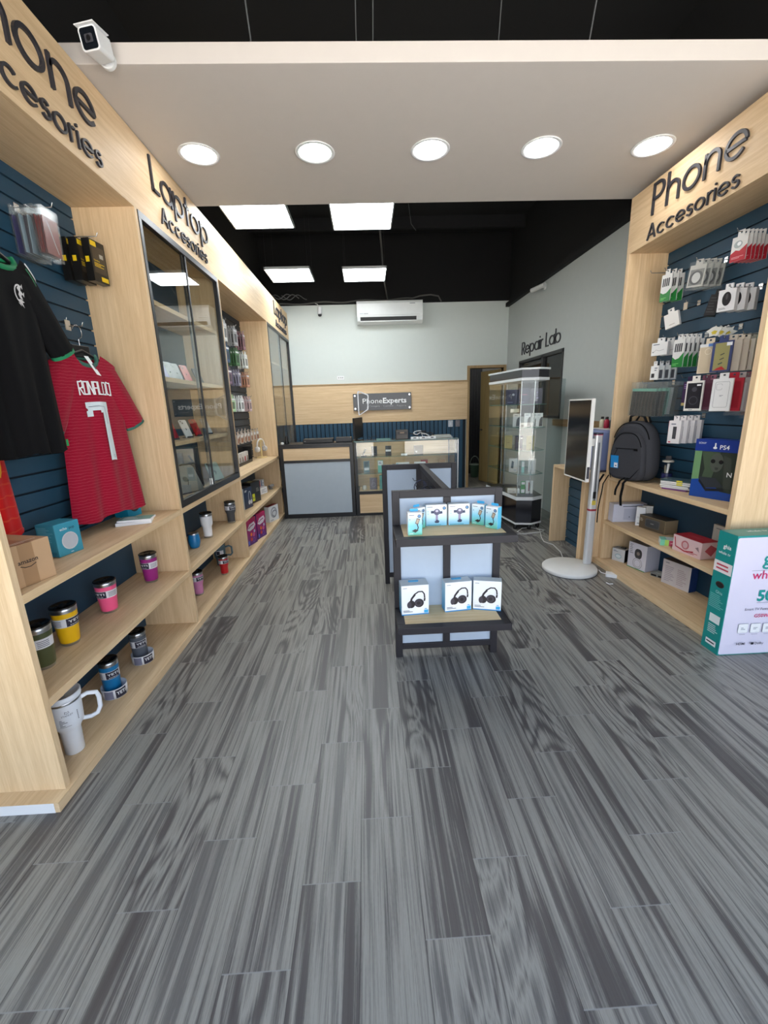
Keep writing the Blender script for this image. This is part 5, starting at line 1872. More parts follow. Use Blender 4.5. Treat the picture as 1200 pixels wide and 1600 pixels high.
# lower row
hook(RX, 3.07, 1.640, -1, .20, 'long bare-ended peg left of the black phone case box')
hook(RX, 2.95, 1.628, -1, .19, 'peg carrying the black phone case box'); hook(RX, 2.74, 1.625, -1, .20, 'peg carrying the white outlined phone case box')
low_row = [
    (2.30, 3.025, .080, .165, (58, 34, 76), [('lines', .1, .7, .9, .92, 3, pm((150, 120, 180))), ('rect', 0, 0, 1, .12, pm((190, 170, 110)))], 'purple pack half hidden left of the black phone case box'),
    (2.265, 2.925, .108, .200, (224, 220, 214), [('rect', .08, .08, .92, .93, pm((38, 38, 44), .3)), ('ring', .5, .35, .13, .03, pm((66, 66, 74))), ('disc', .5, .72, .08, pm((66, 66, 74))), ('rect', .62, .83, .85, .88, white), ('lines', .3, .02, .7, .06, 1, ink)], 'white framed box with a black phone case and ring, lower case row'),
    (2.315, 2.900, .108, .195, (104, 60, 78), [('rect', .1, .1, .9, .9, pm((92, 44, 62)))], None),
    (2.345, 2.885, .108, .190, (186, 120, 140), [('rect', .1, .1, .9, .9, pm((196, 130, 150), .3))], None),
    (2.375, 2.870, .108, .195, (150, 150, 156), [('rect', .1, .1, .9, .9, pm((104, 104, 112), .3))], None),
    (2.405, 2.850, .108, .190, (96, 98, 106), [('rect', .1, .1, .9, .9, pm((70, 72, 80), .3))], None),
    (2.262, 2.690, .112, .200, (226, 226, 226), [('line', rrect(.15, .12, .85, .9, .06) + [rrect(.15, .12, .85, .9, .06)[0]], .008, pm((120, 122, 126))), ('line', rrect(.22, .66, .5, .84, .05), .008, pm((150, 150, 154))), ('lines', .42, .45, .6, .5, 2, ink)], 'white box with an outlined phone drawing, middle of the lower case row'),
    (2.305, 2.665, .115, .200, (168, 26, 46), [('rect', .1, .1, .9, .9, pm((150, 22, 40), .3)), ('rect', .3, .84, .5, .9, white)], 'deep red phone case pack just behind the white outlined box'),
    (2.337, 2.650, .108, .205, (176, 168, 168), [('rect', .15, .05, .85, .85, pm((206, 206, 208), .25))], None),
    (2.367, 2.640, .108, .205, (120, 70, 84), [('rect', .1, .1, .9, .9, pm((126, 66, 82), .3))], None),
    (2.395, 2.632, .108, .205, (170, 164, 160), [('rect', .1, .1, .9, .9, pm((150, 140, 140), .3))], None),
    (2.420, 2.625, .108, .215, (92, 40, 54), [('rect', .1, .1, .9, .9, pm((84, 34, 48), .3))], 'dark maroon phone case pack at the right end of the lower case row'),
    (2.445, 2.615, .108, .205, (100, 84, 84), [('rect', .1, .1, .9, .9, pm((70, 60, 62), .3))], None)]
nms = {2: 'wine red phone case pack', 3: 'dusty pink phone case pack', 4: 'light grey phone case pack', 5: 'dark grey phone case pack', 8: 'silver phone case sleeve', 9: 'dull mauve phone case pack', 10: 'beige grey phone case sleeve', 12: 'brown grey phone case pack'}
for k, (x, y, w, h, c, it, lab) in enumerate(low_row):
    mb = pack_mesh(w, h, .012, c, it)
    if k in (3, 8, 10, 11):
        mb.box(-w * .55, w * .55, -.008, .008, -h - .045, -.0, plastic_bag)
    o = mb.build('phone_case_pack', None, 0, (x, y, 1.632 - (.0 if k != 11 else .01)), (0, 0, R(-66 + rnd.uniform(-3, 3))))
    tag(o, lab or (nms[k] + ', seen edge-on in the lower case row'), 'phone case pack')
# clear bags of straps
hook(RX, 3.42, 1.622, -1, .26, 'long peg carrying the clear bags above the backpack')
for k in range(7):
    q = MB()
    q.box(-.105, .105, -.008, .008, -.25, .015, plastic_bag)
    cc = [(48, 46, 42), (40, 40, 38), (60, 56, 50), (52, 90, 80), (150, 190, 180), (170, 176, 176), (60, 62, 62)][k]
    if k < 4:
        q.box(-.095, .095, -.004, .004, -.245, -.055, pm(cc, .5))
        for s in range(7):
            q.tube([(-.08 + .027 * s, -.006, -.06), (-.075 + .025 * s, -.009, -.15), (-.08 + .027 * s, -.006, -.245)], .004, pm((74, 70, 62), .5), 5)
        q.box(-.095, .095, -.0045, .0045, -.055, -.035, pm((120, 170, 150), .4))
    else:
        q.box(-.07, .07, -.004, .004, -.235, -.03, pm(cc, .4))
    tag(q.build('strap_bag', None, 0, (2.222 + .031 * k, 3.40 - .002 * k, 1.615), (R(rnd.uniform(-2, 2)), R(3), R(-64 + rnd.uniform(-4, 4)))),
        ['clear bag of dark straps, nearest the aisle above the backpack', '', '', '', 'pale green item in a clear bag, behind the dark strap bags', 'pale grey item in a clear bag, behind the green one', 'dark item in the clear bag closest to the slat board'][k] or 'clear bag of dark straps behind the front one above the backpack', 'accessory bag', None if k in (0, 4, 5, 6) else 'clear bags of dark straps')
# small white/black charm packs
hook(RX, 3.36, 1.775, -1, .17, 'peg carrying the small white adapter packs')
for k in range(4):
    o = pack_mesh(.062, .105, .012, (224, 224, 222) if k < 1 else (186, 192, 196), [('rect', .15, .15, .55, .45, pm((40, 40, 42))), ('lines', .5, .6, .9, .9, 2, ink)] if k < 1 else [('rect', .2, .1, .8, .7, pm((70, 74, 82)))]).build('adapter_pack', None, 0, (2.275 + .045 * k, 3.385 - .004 * k, 1.772), (0, 0, R(-68)))
    tag(o, 'small white adapter pack with a black square, above the clear bags' if k == 0 else 'small grey adapter pack behind the white one above the clear bags', 'adapter pack', None if k == 0 else 'small grey adapter packs behind the white one')
# four white and red boxes
hook(RX, 3.06, 1.370, -1, .22, 'peg carrying the white and red boxes above the pile of cases')
for k in range(4):
    o = pack_mesh(.082, .165, .034, (226, 222, 222), [('rect', .38, .2, .68, .74, pm((70, 70, 74), .4)), ('lines', .2, .8, .6, .9, 1, ink), ('rect', .1, .04, .3, .09, pm((180, 40, 60)))]).build('remote_box', None, 0, (2.265 + .050 * k, 3.06, 1.362), (0, 0, R(-62)))
    if k == 0:
        q = MB(); q.box(-.043, -.0412, -.016, .016, -.10, -.025, red_m); q.build('red_side_print', o)
    tag(o, ['frontmost white box with a black stick remote on the lowest peg', 'second white box on the lowest peg', 'third white box on the lowest peg', 'white box closest to the board on the lowest peg'][k], 'product box', 'white boxes on the lowest peg')

# ================================================================== BACKPACK
e_ = empty('backpack', 'dark grey backpack with a blue tag standing on the top shelf of the right unit', 'backpack', (2.225, 3.455, .8385), R(-71))
bpk = fabric_mat('charcoal_nylon', (66, 67, 72), None)
bpd = fabric_mat('black_webbing', (20, 20, 22), None)


def bag_outline(w, h, n=40, wt=.78):
    pts = []
    for i in range(n):
        a = 2 * PI * i / n
        c, s = math.cos(a), math.sin(a)
        p = 2.9 if s > 0 else 5
        x = (abs(c) ** (2 / p)) * (1 if c > 0 else -1) * w / 2
        z = (abs(s) ** (2 / p)) * (1 if s > 0 else -1) * h / 2 + h / 2
        x *= 1 - (1 - wt) * (z / h) ** 2.2
        pts.append((x, z))
    return pts


def puffy(mb, w, h, y0, y1, m, inset=.03, zoff=0, xoff=0, wt=.78):
    base = bag_outline(w, h, wt=wt)
    rs = []
    N = 8
    for k in range(N + 1):
        t = k / N
        s = 1 - inset / w * 2 * (1 - math.sqrt(max(0, 1 - (2 * t - 1) ** 2)))
        yy = y0 + (y1 - y0) * t
        rs.append([(x * s + xoff, yy, zoff + h / 2 + (z - h / 2) * s) for x, z in base])
    mb.rings(rs, m)


q = MB(); puffy(q, .40, .49, -.06, .085, bpk, .035); q.build('main_body', e_)
q = MB(); puffy(q, .335, .40, -.095, -.03, bpk, .02, .004); q.build('front_pocket', e_)
q = MB()
o_ = bag_outline(.375, .465)
q.tube([(x, -.052, z + .012) for x, z in o_[2:19]], .004, bpd, 6)
q.tube([(-.10, -.096, .265), (.10, -.098, .270)], .003, bpd, 6)
q.box(.075, .105, -.104, -.097, .255, .272, bpd)
q.tube([(x * .84, -.092, z * .88) for x, z in bag_outline(.36, .45)[2:19]], .0035, bpd, 6)
q.tube([(-.14, -.092, .05), (-.12, -.098, .01)], .003, bpd, 6)
q.tube([(.14, -.092, .12), (.06, -.098, .02)], .003, bpd, 6)
q.build('zips', e_)
q = MB(); q.tube([(-.075, .01, .478), (-.06, -.005, .525), (0, -.012, .545), (.06, -.005, .525), (.075, .01, .478)], .010, bpd, 8); q.build('top_handle', e_)
q = MB(); q.tube([(-.055, .05, .48), (-.03, .06, .53), (.05, .06, .53), (.08, .05, .475)], .008, bpd, 8); q.build('hanging_loop', e_)
for x, L_, w, tw in ((-.19, .36, .020, -.015), (-.14, .40, .010, -.03), (.02, .12, .018, -.035), (.05, .20, .022, .0)):
    q = MB()
    rs = []
    for k in range(7):
        t = k / 6
        zc = .03 - (L_ + .03) * t
        yc = -.102 - .055 * min(1, t * 6)
        xc = x + tw * t + .006 * math.sin(t * 7)
        rs.append([(xc - w / 2, yc, zc), (xc + w / 2, yc, zc), (xc + w / 2, yc + .003, zc), (xc - w / 2, yc + .003, zc)])
    q.rings(rs, bpd, True, False); q.build('strap', e_)
q = MB()
to = lambda u, v, o: (-.125 + u - v * .06, -.106 - o, .10 + v)
tb = pm((30, 140, 208), .4)
q.add([to(0, 0, 0), to(.075, 0, 0), to(.075, .105, 0), to(0, .105, 0)], [(0, 1, 2, 3)], tb)
q.add([to(0, 0, -.001), to(.075, 0, -.001), to(.075, .105, -.001), to(0, .105, -.001)], [(3, 2, 1, 0)], tb)
q.add([to(.035, .005, .001), to(.07, .005, .001), to(.07, .045, .001), to(.035, .045, .001)], [(0, 1, 2, 3)], white)
q.add([to(.045, .015, .0015), to(.06, .015, .0015), to(.06, .025, .0015), to(.045, .025, .0015)], [(0, 1, 2, 3)], ink)
q.tube([(-.10, -.106, .205), (-.085, -.104, .24), (-.08, -.10, .262)], .002, bpd, 5)
q.build('hang_tag', e_)

# ================================================================== RIGHT SHELVES
ZR1, ZR2, ZR3 = .8385, .4325, .0505
e_ = empty('game_card_rack', 'small clear canister of blue and white items beside the backpack', 'canister', (2.345, 3.20, ZR1), R(-65))
q = MB(); q.lathe([(.036, 0), (.038, .004), (.038, .085), (.036, .09)], pm((40, 44, 90), .3), 24); q.build('printed_base', e_)
q = MB(); q.lathe([(.035, .09), (.035, .175), (.034, .178)], glass, 24); q.build('clear_tube', e_)
q = MB(); q.lathe([(.040, .178), (.040, .188), (.03, .192)], pm((190, 184, 170), .3), 24); q.build('lid', e_)
q = MB(); q.tube([(.0, 0, .09), (.006, 0, .165)], .010, pm((190, 190, 184), .4), 8); q.tube([(-.015, 0, .09), (-.018, 0, .15)], .006, pm((150, 140, 120), .4), 8); q.build('contents', e_)
q = MB(); q.box(-.02, .02, -.004, .004, .192, .225, pm((60, 58, 60))); q.build('hang_tab', e_)
# pile of thin cases
zc = ZR1
for k in range(6):
    dx, dr_ = [(0, 0), (.004, 3), (-.002, -2), (.003, 1), (0, 4), (.002, 0)][k]
    c1 = [(120, 70, 130), (226, 226, 224), (226, 226, 224), (226, 226, 224), (226, 226, 224), (60, 84, 92)][k]
    w = .20 if k else .17
    hh = .011
    o = carton('case_box', ['purple based case box at the bottom of the pile on the top right shelf', 'white case box second from the bottom of the pile', 'white case box third from the bottom of the pile', 'white case box third from the top of the pile', 'white case box with yellow spine just under the top of the pile', 'dark-lidded white case box on top of the pile'][k],
               'phone case box', w, .11, hh, (2.290 + dx, 2.99, zc), R(-64 + dr_), pm(c1, .4), {'l': [('rect', 0, 0, 1, 1, pm((220, 210, 60), .4))] if k > 1 else [], 'f': [('rect', .55, .1, .75, .9, pm((220, 210, 60), .4))] if k > 2 else [], 't': [('rect', .03, .03, .97, .97, pm((74, 96, 104), .3))]}, 'pile of thin white case boxes')
    zc += hh + .0004 + (.002 if k else 0)
# console box
psb = pm((30, 56, 140), .35)
art = pm((46, 54, 46), .4)
carton('console_box', 'large blue and black game console box at the near end of the top right shelf', 'console box', .37, .105, .39, (2.343, 2.640, ZR1), R(-68), psb,
       {'f': [('rect', 0, .0, 1, .80, art), ('rect', .0, 0, .12, .80, pm((110, 150, 104), .4)), ('poly', [(.12, .80), (.2, .5), (.16, .3), (.3, .2), (.42, .8)], pm((70, 86, 66), .4)), ('poly', [(.0, 0), (1, 0), (1, .10), (.5, .14), (.25, .34), (0, .30)], pm((28, 70, 150), .35)),
              ('disc', .38, .62, .10, pm((78, 84, 76), .4), .16), ('disc', .32, .64, .035, black), ('disc', .45, .635, .035, black), ('poly', [(.36, .54), (.42, .54), (.41, .50), (.37, .50)], pm((60, 62, 58))), ('poly', [(.48, .75), (.6, .7), (.66, .2), (.54, .2)], pm((60, 66, 58))),
              ('poly', [(.12, .36), (.40, .36), (.55, .22), (.26, .18)], pm((52, 56, 62), .3)), ('poly', [(.14, .33), (.27, .17), (.55, .2), (.55, .16), (.27, .12), (.13, .28)], pm((34, 36, 42), .3)),
              ('rect', 0, .80, 1, 1, psb), ('text', 'SONY', .05, .92, .045, white, .01), ('text', 'PS4', .40, .845, .10, white, .012), ('disc', .325, .865, .030, white, .020), ('rect', .315, .86, .338, .945, white), ('text', 'N', .57, .40, .11, white, .01)],
        'l': [('rect', 0, 0, 1, 1, pm((24, 44, 112), .35))]}, bevel=.003)

# middle shelf
lilac_w = pm((206, 208, 222), .4)
carton('router_box', 'wide white box with a pale square drawing under the backpack straps', 'product box', .285, .09, .165, (2.318, 3.603, ZR2), R(-6), lilac_w, {'f': [('rect', .32, .12, .80, .75, pm((184, 188, 206), .4)), ('disc', .5, .28, .03, ink), ('line', [(.8, .12), (.8, .75)], .012, pm((110, 112, 124))), ('lines', .28, .82, .9, .92, 1, ink)]})
carton('tall_box', 'narrow white upright box next to the wide white box', 'product box', .068, .05, .165, (2.342, 3.445, ZR2), R(-40), paper, {'f': [('disc', .5, .62, .03, ink), ('lines', .2, .1, .8, .18, 1, ink), ('lines', .15, .4, .85, .5, 2, pm((190, 192, 196)))]})
carton('tall_box', 'grey-topped upright box behind the narrow white one', 'product box', .075, .05, .175, (2.400, 3.445, ZR2), R(-40), pm((196, 192, 184), .5), top=pm((120, 118, 112)))
spk = pm((96, 84, 66), .5)
carton('speaker_box', 'brown box with a grey speaker picture in the middle of the right middle shelf', 'product box', .255, .125, .112, (2.388, 3.285, ZR2), R(-79), pm((160, 142, 112), .55),
       {'f': [('rect', .01, .02, .99, .98, spk), ('poly', rrect(.24, .2, .80, .84, .08), pm((88, 92, 96), .4)), ('poly', rrect(.27, .26, .77, .78, .08), pm((66, 72, 78), .5)), ('lines', .45, .45, .6, .6, 1, pm((150, 150, 150))), ('lines', .03, .55, .16, .8, 3, pm((190, 186, 170)))],
        'r': [], 'l': [('lines', .2, .2, .9, .8, 5, pm((110, 96, 72)))], 't': [('rect', 0, 0, 1, 1, pm((58, 52, 46), .5))]}, bevel=.002)
carton('gift_card_box', 'small rainbow green and pink box lying in front of the brown speaker box', 'product box', .13, .085, .045, (2.235, 2.925, ZR2), R(-28), pm((206, 214, 212), .4), {'f': [('rect', 0, 0, .22, 1, pm((120, 206, 170))), ('rect', .22, .0, .42, 1, pm((170, 214, 96))), ('rect', .42, 0, 1, .9, pm((196, 70, 104))), ('lines', .5, .3, .9, .6, 1, pm((230, 190, 200)))], 't': [('rect', 0, 0, .3, 1, pm((120, 190, 170)))]})
pinkb = pm((222, 190, 190), .4)
carton('vr_box', 'pink and red printed box on the middle right shelf, near the panel', 'product box', .235, .135, .118, (2.262, 2.715, ZR2), R(-84), pinkb,
       {'f': [('line', [(.06, .85), (.12, .30), (.45, .16), (.75, .30)], .08, pm((176, 44, 58))), ('ring', .45, .55, .22, .10, pm((190, 110, 114))), ('disc', .45, .52, .16, pm((206, 170, 172))), ('lines', .5, .12, .9, .26, 2, pm((176, 60, 70))), ('poly', [(.8, .6), (.9, .7), (.95, .4)], pm((150, 120, 124)))],
        'r': [('poly', [(.2, .5), (.5, .85), (.9, .6), (.6, .15)], pm((176, 74, 86)))], 'l': [('poly', [(.25, .8), (.12, .45), (.5, .1), (.88, .4), (.7, .75)], pm((178, 76, 88))), ('disc', .4, .7, .12, pm((226, 200, 200)))], 't': [('rect', 0, 0, 1, 1, pm((166, 28, 44), .4)), ('lines', .3, .35, .75, .65, 2, pm((200, 90, 100)))]}, bevel=.002)
carton('flat_box', 'grey white flat box leaning against the back of the middle right shelf', 'product box', .26, .025, .19, (2.452, 2.66, ZR2), R(-90), pm((196, 192, 184), .5), {'f': [('lines', .1, .84, .4, .9, 1, ink), ('lines', .4, .5, .7, .56, 1, pm((170, 166, 158)))]})

# bottom shelf
carton('watch_box', 'small silver white box with a black side on the bottom right shelf', 'product box', .118, .075, .118, (2.300, 3.600, ZR3), R(-62), pm((200, 202, 204), .4),
       {'f': [('disc', .5, .42, .26, pm((150, 176, 186), .3), .2), ('disc', .5, .42, .2, pm((206, 216, 220), .3), .13), ('lines', .1, .74, .5, .88, 2, ink)], 'l': [('rect', 0, 0, 1, 1, black)]}, sides={'r': black}, top=pm((150, 150, 150)))
o_ = MB(); o_.box(-.022, .022, -.012, .012, 0, .014, black)
tag(o_.build('small_black_puck', None, .004, (2.315, 3.588, ZR3 + .1187), R(-60)), 'small black block lying on the silver white box', 'small device')
carton('router_box', 'tall white box with a round black device picture and a green base, bottom right shelf', 'product box', .185, .150, .232, (2.382, 3.402, ZR3), R(-76), pm((214, 214, 226), .4),
       {'f': [('poly', [(u, v) for u, v in rrect(.36, .42, .76, .80, .16)], pm((50, 50, 54), .3)), ('disc', .56, .62, .07, pm((130, 120, 112))), ('ring', .56, .24, .20, .02, pm((150, 150, 160))), ('ring', .56, .24, .14, .02, pm((170, 170, 178))), ('lines', .08, .55, .30, .9, 5, pm((140, 140, 150))), ('lines', .08, .90, .34, .94, 1, ink), ('rect', 0, 0, 1, .025, pm((40, 150, 80)))],
        'l': [('rect', .45, .66, .85, .76, pm((40, 40, 46))), ('poly', rrect(.46, .14, .68, .52, .08), pm((50, 50, 56))), ('rect', 0, 0, 1, .02, pm((40, 150, 80)))]}, sides={'r': pm((206, 206, 220), .4)}, top=pm((130, 128, 130)), bevel=.002)
e_ = empty('device_in_box', 'flat grey open box with black pads lying on the bottom right shelf', 'small device', (2.425, 3.185, ZR3), R(-62))
q = MB(); q.box(-.085, .085, -.05, .05, 0, .026, pm((150, 150, 144), .5)); q.build('tray', e_, .002)
q = MB()
for k in range(3):
    q.box(-.075 + .055 * k, -.035 + .055 * k, -.054, -.0503, .006, .02, black)
q.box(-.06, .04, -.03, .03, .0262, .032, pm((170, 172, 166), .4)); q.build('pads', e_)
carton('certified_box', 'cream box printed with rows of small icons, its side blue, on the bottom right shelf', 'product box', .235, .075, .20, (2.408, 3.00, ZR3), R(-76), pm((206, 200, 202), .5),
       {'f': [('lines', .1, .12, .45, .78, 9, pm((170, 160, 172))), ('lines', .55, .12, .9, .78, 9, pm((180, 164, 170))), ('lines', .1, .86, .35, .92, 1, ink)]}, sides={'l': pm((34, 62, 120), .5), 'r': pm((34, 62, 120), .5)}, top=pm((90, 80, 78)))

# ================================================================== TELEVISION CARTON
tealm = pm((14, 138, 134), .45)
tealt = pm((96, 150, 138), .5)
lil = pm((212, 208, 226), .45, var=.02)
e_ = empty('television_box', 'big white and teal television carton standing on the floor in front of the right shelving', 'television box', (2.62, 2.212, 0), 0)
w, d, h = 1.18, .125, .745
q = MB(); q.box(-w / 2, w / 2, -d / 2, d / 2, 0.001, h, tealm)
decals(q, w, d, h, 'f', [('poly', rrect(.004, .008, .998, .985, .012), lil)], .0004)
decals(q, w, d, h, 't', [('rect', .002, .002, .998, .998, tealt), ('text', 'whale tv', .10, .55, .28, white, .01), ('text', 'ghia', .20, .15, .28, white, .01)])
crm = pm((196, 30, 96), .4)
gy = pm((130, 136, 150), .5)
it = [('text', 'ghia', .145, .765, .155, tealm, .015), ('rect', .098, .718, .42, .721, gy), ('text', 'whale tv', .105, .65, .10, crm, .004), ('text', '50"', .150, .468, .125, tealm, .035),
      ('lines', .152, .448, .25, .456, 1, gy), ('text', 'Smart TV Powered by', .098, .388, .030, pm((96, 92, 112))), ('text', 'G50WT', .152, .326, .042, crm, .008)]
for k in range(5):
    u0 = .080 + .062 * k
    it += [('poly', [(a, b) for a, b in rrect(u0, .195, u0 + .052, .275, .006)], gy), ('poly', [(a, b) for a, b in rrect(u0 + .001, .1965, u0 + .051, .2735, .006)], white), ('lines', u0 + .015, .222, u0 + .038, .245, 2, gy), ('lines', u0 + .01, .18, u0 + .045, .186, 1, gy)]
it += [('text', 'HDMI', .080, .095, .030, pm((40, 40, 52)), .012), ('text', 'Dolby', .175, .095, .030, pm((40, 40, 52)), .006), ('rect', .155, .095, .170, .115, pm((40, 40, 52)))]
decals(q, w, d, h, 'f', it, .0022)
decals(q, w, d, h, 'l', [('text', 'ghia', .35, .875, .045, white, .02, 'l'), ('text', 'whale tv', .14, .825, .032, white, .012, 'l'), ('rect', .0, .675, 1, .765, pm((232, 226, 226))), ('lines', .15, .69, .85, .75, 2, pm((190, 60, 80))),
                         ('text', 'Ghia', .35, .50, .035, pm((170, 220, 216)), .01), ('lines', .08, .37, .92, .49, 8, pm((110, 190, 186))), ('rect', .25, .25, .85, .32, pm((226, 232, 232))), ('lines', .25, .155, .9, .235, 5, pm((200, 226, 226))), ('rect', .25, .055, .85, .10, white), ('lines', .3, .065, .8, .09, 1, black)], .0008)
q.build('carton', e_, .004)
q = MB(); decals(q, w, d, h, 'l', [('disc', .5, .575, .040, pm((70, 34, 30), .8), .026), ('disc', .5, .572, .035, pm((20, 10, 10), .9), .021)], .0008)
q.build('hand_hole', e_)

# ================================================================== SCREEN ON A ROUND STAND
e_ = empty('screen_stand', 'white pole stand on a round base carrying the portrait touch screen', 'display stand', (1.797, 3.552, 0))
wp = pm((226, 226, 222), .35)
q = MB(); q.lathe([(.220, 0), (.233, .004), (.235, .030), (.227, .040), (.001, .042)], wp, 56, cap=False); q.build('round_base', e_)
q = MB(); q.lathe([(.231, .0015), (.2355, .0016), (.2355, .006), (.231, .006)], pm((90, 90, 94)), 56, cap=False); q.build('base_gasket', e_)
q = MB(); q.prism(rrect(.150, .013, .220, .068, .02), up, .042, 1.215, pm((212, 214, 216), .25, .3)); q.build('pole', e_)
q = MB(); q.prism(rrect(.1485, .0115, .2215, .0695, .02), up, .545, .562, pm((150, 30, 50), .4)); q.build('red_band', e_)
q = MB(); q.prism(rrect(.1485, .0115, .2215, .0695, .02), up, 1.215, 1.232, pm((44, 40, 60), .4)); q.build('top_cap', e_)
q = MB(); q.prism(rrect(.1483, .0113, .2217, .0697, .02), up, 1.212, 1.216, pm((200, 60, 90), .4)); q.build('red_line', e_)
q = MB(); q.box(.177, .193, .0118, .013, .6, 1.15, pm((120, 124, 128), .3, .6)); q.box(.170, .195, .010, .0118, .66, .72, black); q.box(.165, .20, .010, .0118, .60, .64, pm((200, 180, 70))); q.build('cable_channel', e_)
q = MB(); q.box(.062, .150, .018, .063, 1.12, 1.185, wp); q.build('mount_arm', e_, .008)
e2 = empty('touch_screen', 'portrait touch screen with a dark face and thin white frame on the pole stand', 'screen', (1.845, 3.655, .83), R(-91.5))
sw, sh, sd = .42, .688, .028
q = MB(); q.prism(rrect(-sw / 2, 0, sw / 2, sh, .008), lambda u, v, d_: (u, d_, v), -sd / 2, sd / 2, wp); q.build('housing', e2, .002)
q = MB(); q.box(-sw / 2 + .012, sw / 2 - .012, -sd / 2 - .0012, -sd / 2 - .0002, .014, sh - .012, pm((30, 28, 28), .12)); q.build('display_glass', e2)
q = MB(); q.box(sw / 2 + .0005, sw / 2 + .003, -.01, .01, .03, .13, pm((50, 50, 60))); q.build('port_cover', e2)

# ================================================================== MACHINE AND BOTTLES ON THE LOW UNIT
lav = pm((122, 138, 186), .4)
lav2 = pm((140, 154, 198), .4)
e_ = empty('lavender_printer', 'large lavender machine standing on the low oak unit behind the touch screen', 'machine', (2.32, 4.02, .8525), R(-90))
q = MB(); q.box(-.24, .22, -.20, .12, .012, .375, lav); q.build('housing', e_, .018)
q = MB(); q.box(-.225, .205, -.19, .11, 0, .012, pm((40, 44, 70))); q.build('feet', e_)
q = MB(); q.box(-.20, .18, -.204, -.2001, .06, .30, lav2); q.build('front_panel', e_, .004)
e_ = empty('lavender_device', 'small lavender device with a slanted black top left of the touch screen', 'machine', (2.19, 4.335, .8525), R(-72))
q = MB(); q.rings([[(x, -.075, z) for x, z in ((-.05, .008), (.05, .008), (.05, .19), (-.05, .19))], [(x, .08, z) for x, z in ((-.05, .008), (.05, .008), (.05, .30), (-.05, .30))]], lav2, True, False); q.build('housing', e_, .006)
q = MB(); q.add([(-.044, -.070, .1985), (.044, -.070, .1985), (.044, .072, .298), (-.044, .072, .298)], [(0, 1, 2, 3)], pm((20, 20, 24), .15)); q.build('touch_panel', e_)
q = MB(); q.box(-.045, .045, -.07, .07, 0, .008, pm((30, 30, 40))); q.build('feet', e_)
q = MB(); q.prism(rrect(-.07, -.15, .07, .15, .02), up, 0, .008, pm((214, 210, 206), .4))
tag(q.build('tray', None, .001, (2.33, 4.07, 1.2285)), 'pale tray on top of the large lavender machine', 'tray')
for x, y, c, lab in ((2.33, 4.175, (206, 204, 176), 'cream bottle with a black cap on the tray'), (2.325, 4.085, (168, 26, 60), 'crimson bottle with a black cap on the tray'), (2.365, 4.055, (70, 40, 96), 'violet bottle with a black cap on the tray'), (2.33, 4.0, (28, 26, 34), 'black bottle at the right end of the tray')):
    e_ = empty('ink_bottle', lab, 'bottle', (x, y, 1.2375), 0, 'bottles on the lavender machine')
    q = MB(); q.lathe([(.022, 0), (.024, .003), (.024, .072), (.014, .082), (.012, .086)], pm(c, .35), 20); q.build('bottle_body', e_)
    q = MB(); q.lathe([(.014, .084), (.014, .104), (.012, .107)], black, 16); q.build('cap', e_)

# floor cable, adapter
q = MB(); q.tube([(2.03, 5.35, .006), (2.06, 5.05, .006), (2.02, 4.86, .006), (2.08, 4.78, .006), (1.98, 4.70, .006), (1.78, 4.66, .006), (1.74, 4.76, .006), (1.85, 4.90, .006), (1.97, 4.92, .006), (2.03, 4.80, .006), (1.93, 4.50, .006), (1.90, 4.36, .006), (1.95, 4.24, .006), (1.93, 4.02, .006), (1.88, 3.86, .006)], .0045, pm((206, 208, 206), .5), 6)
tag(q.build('power_cable'), 'thin white power cable curling over the floor between showcase and screen stand', 'cable')
q = MB(); q.tube([(1.62, 4.66, .005), (1.85, 4.70, .005), (2.05, 4.74, .005)], .0045, pm((176, 180, 178), .5), 6)
tag(q.build('power_cable'), 'straight white cord lying on the floor in front of the showcase', 'cable')
q = MB(); q.prism(rrect(-.055, -.035, .055, .035, .01), up, 0, .028, white)
q.tube([(-.05, 0, .015), (-.09, .03, .010), (-.11, .10, .006)], .004, white, 6)
tag(q.build('power_adapter', None, .003, (2.095, 3.36, .0005), R(-30)), 'white power adapter on the floor beside the round base', 'power adapter')
q = MB(); q.tube([(0, 0, .004), (.01, -.03, .004), (.04, -.03, .004)], .004, white, 6)
tag(q.build('cable_clip', None, 0, (1.965, 3.23, 0)), 'tiny white plastic piece on the floor in front of the round base', 'cable clip')

# ================================================================== SHOWCASE CONTENTS
nb = pm((26, 32, 78), .35)
gold = pm((186, 176, 122), .4)
SZ = {1: 1.4855, 2: 1.2255, 3: .9605, 4: .6805, 5: .4135}


def hxb(label, w, d, h, x, y, s, rz, m, f=None, group=None):
    return carton('product_box', label, 'product box', w, d, h, (x, y, SZ[s]), R(rz), m, {'f': f} if f else None, group, bevel=0)


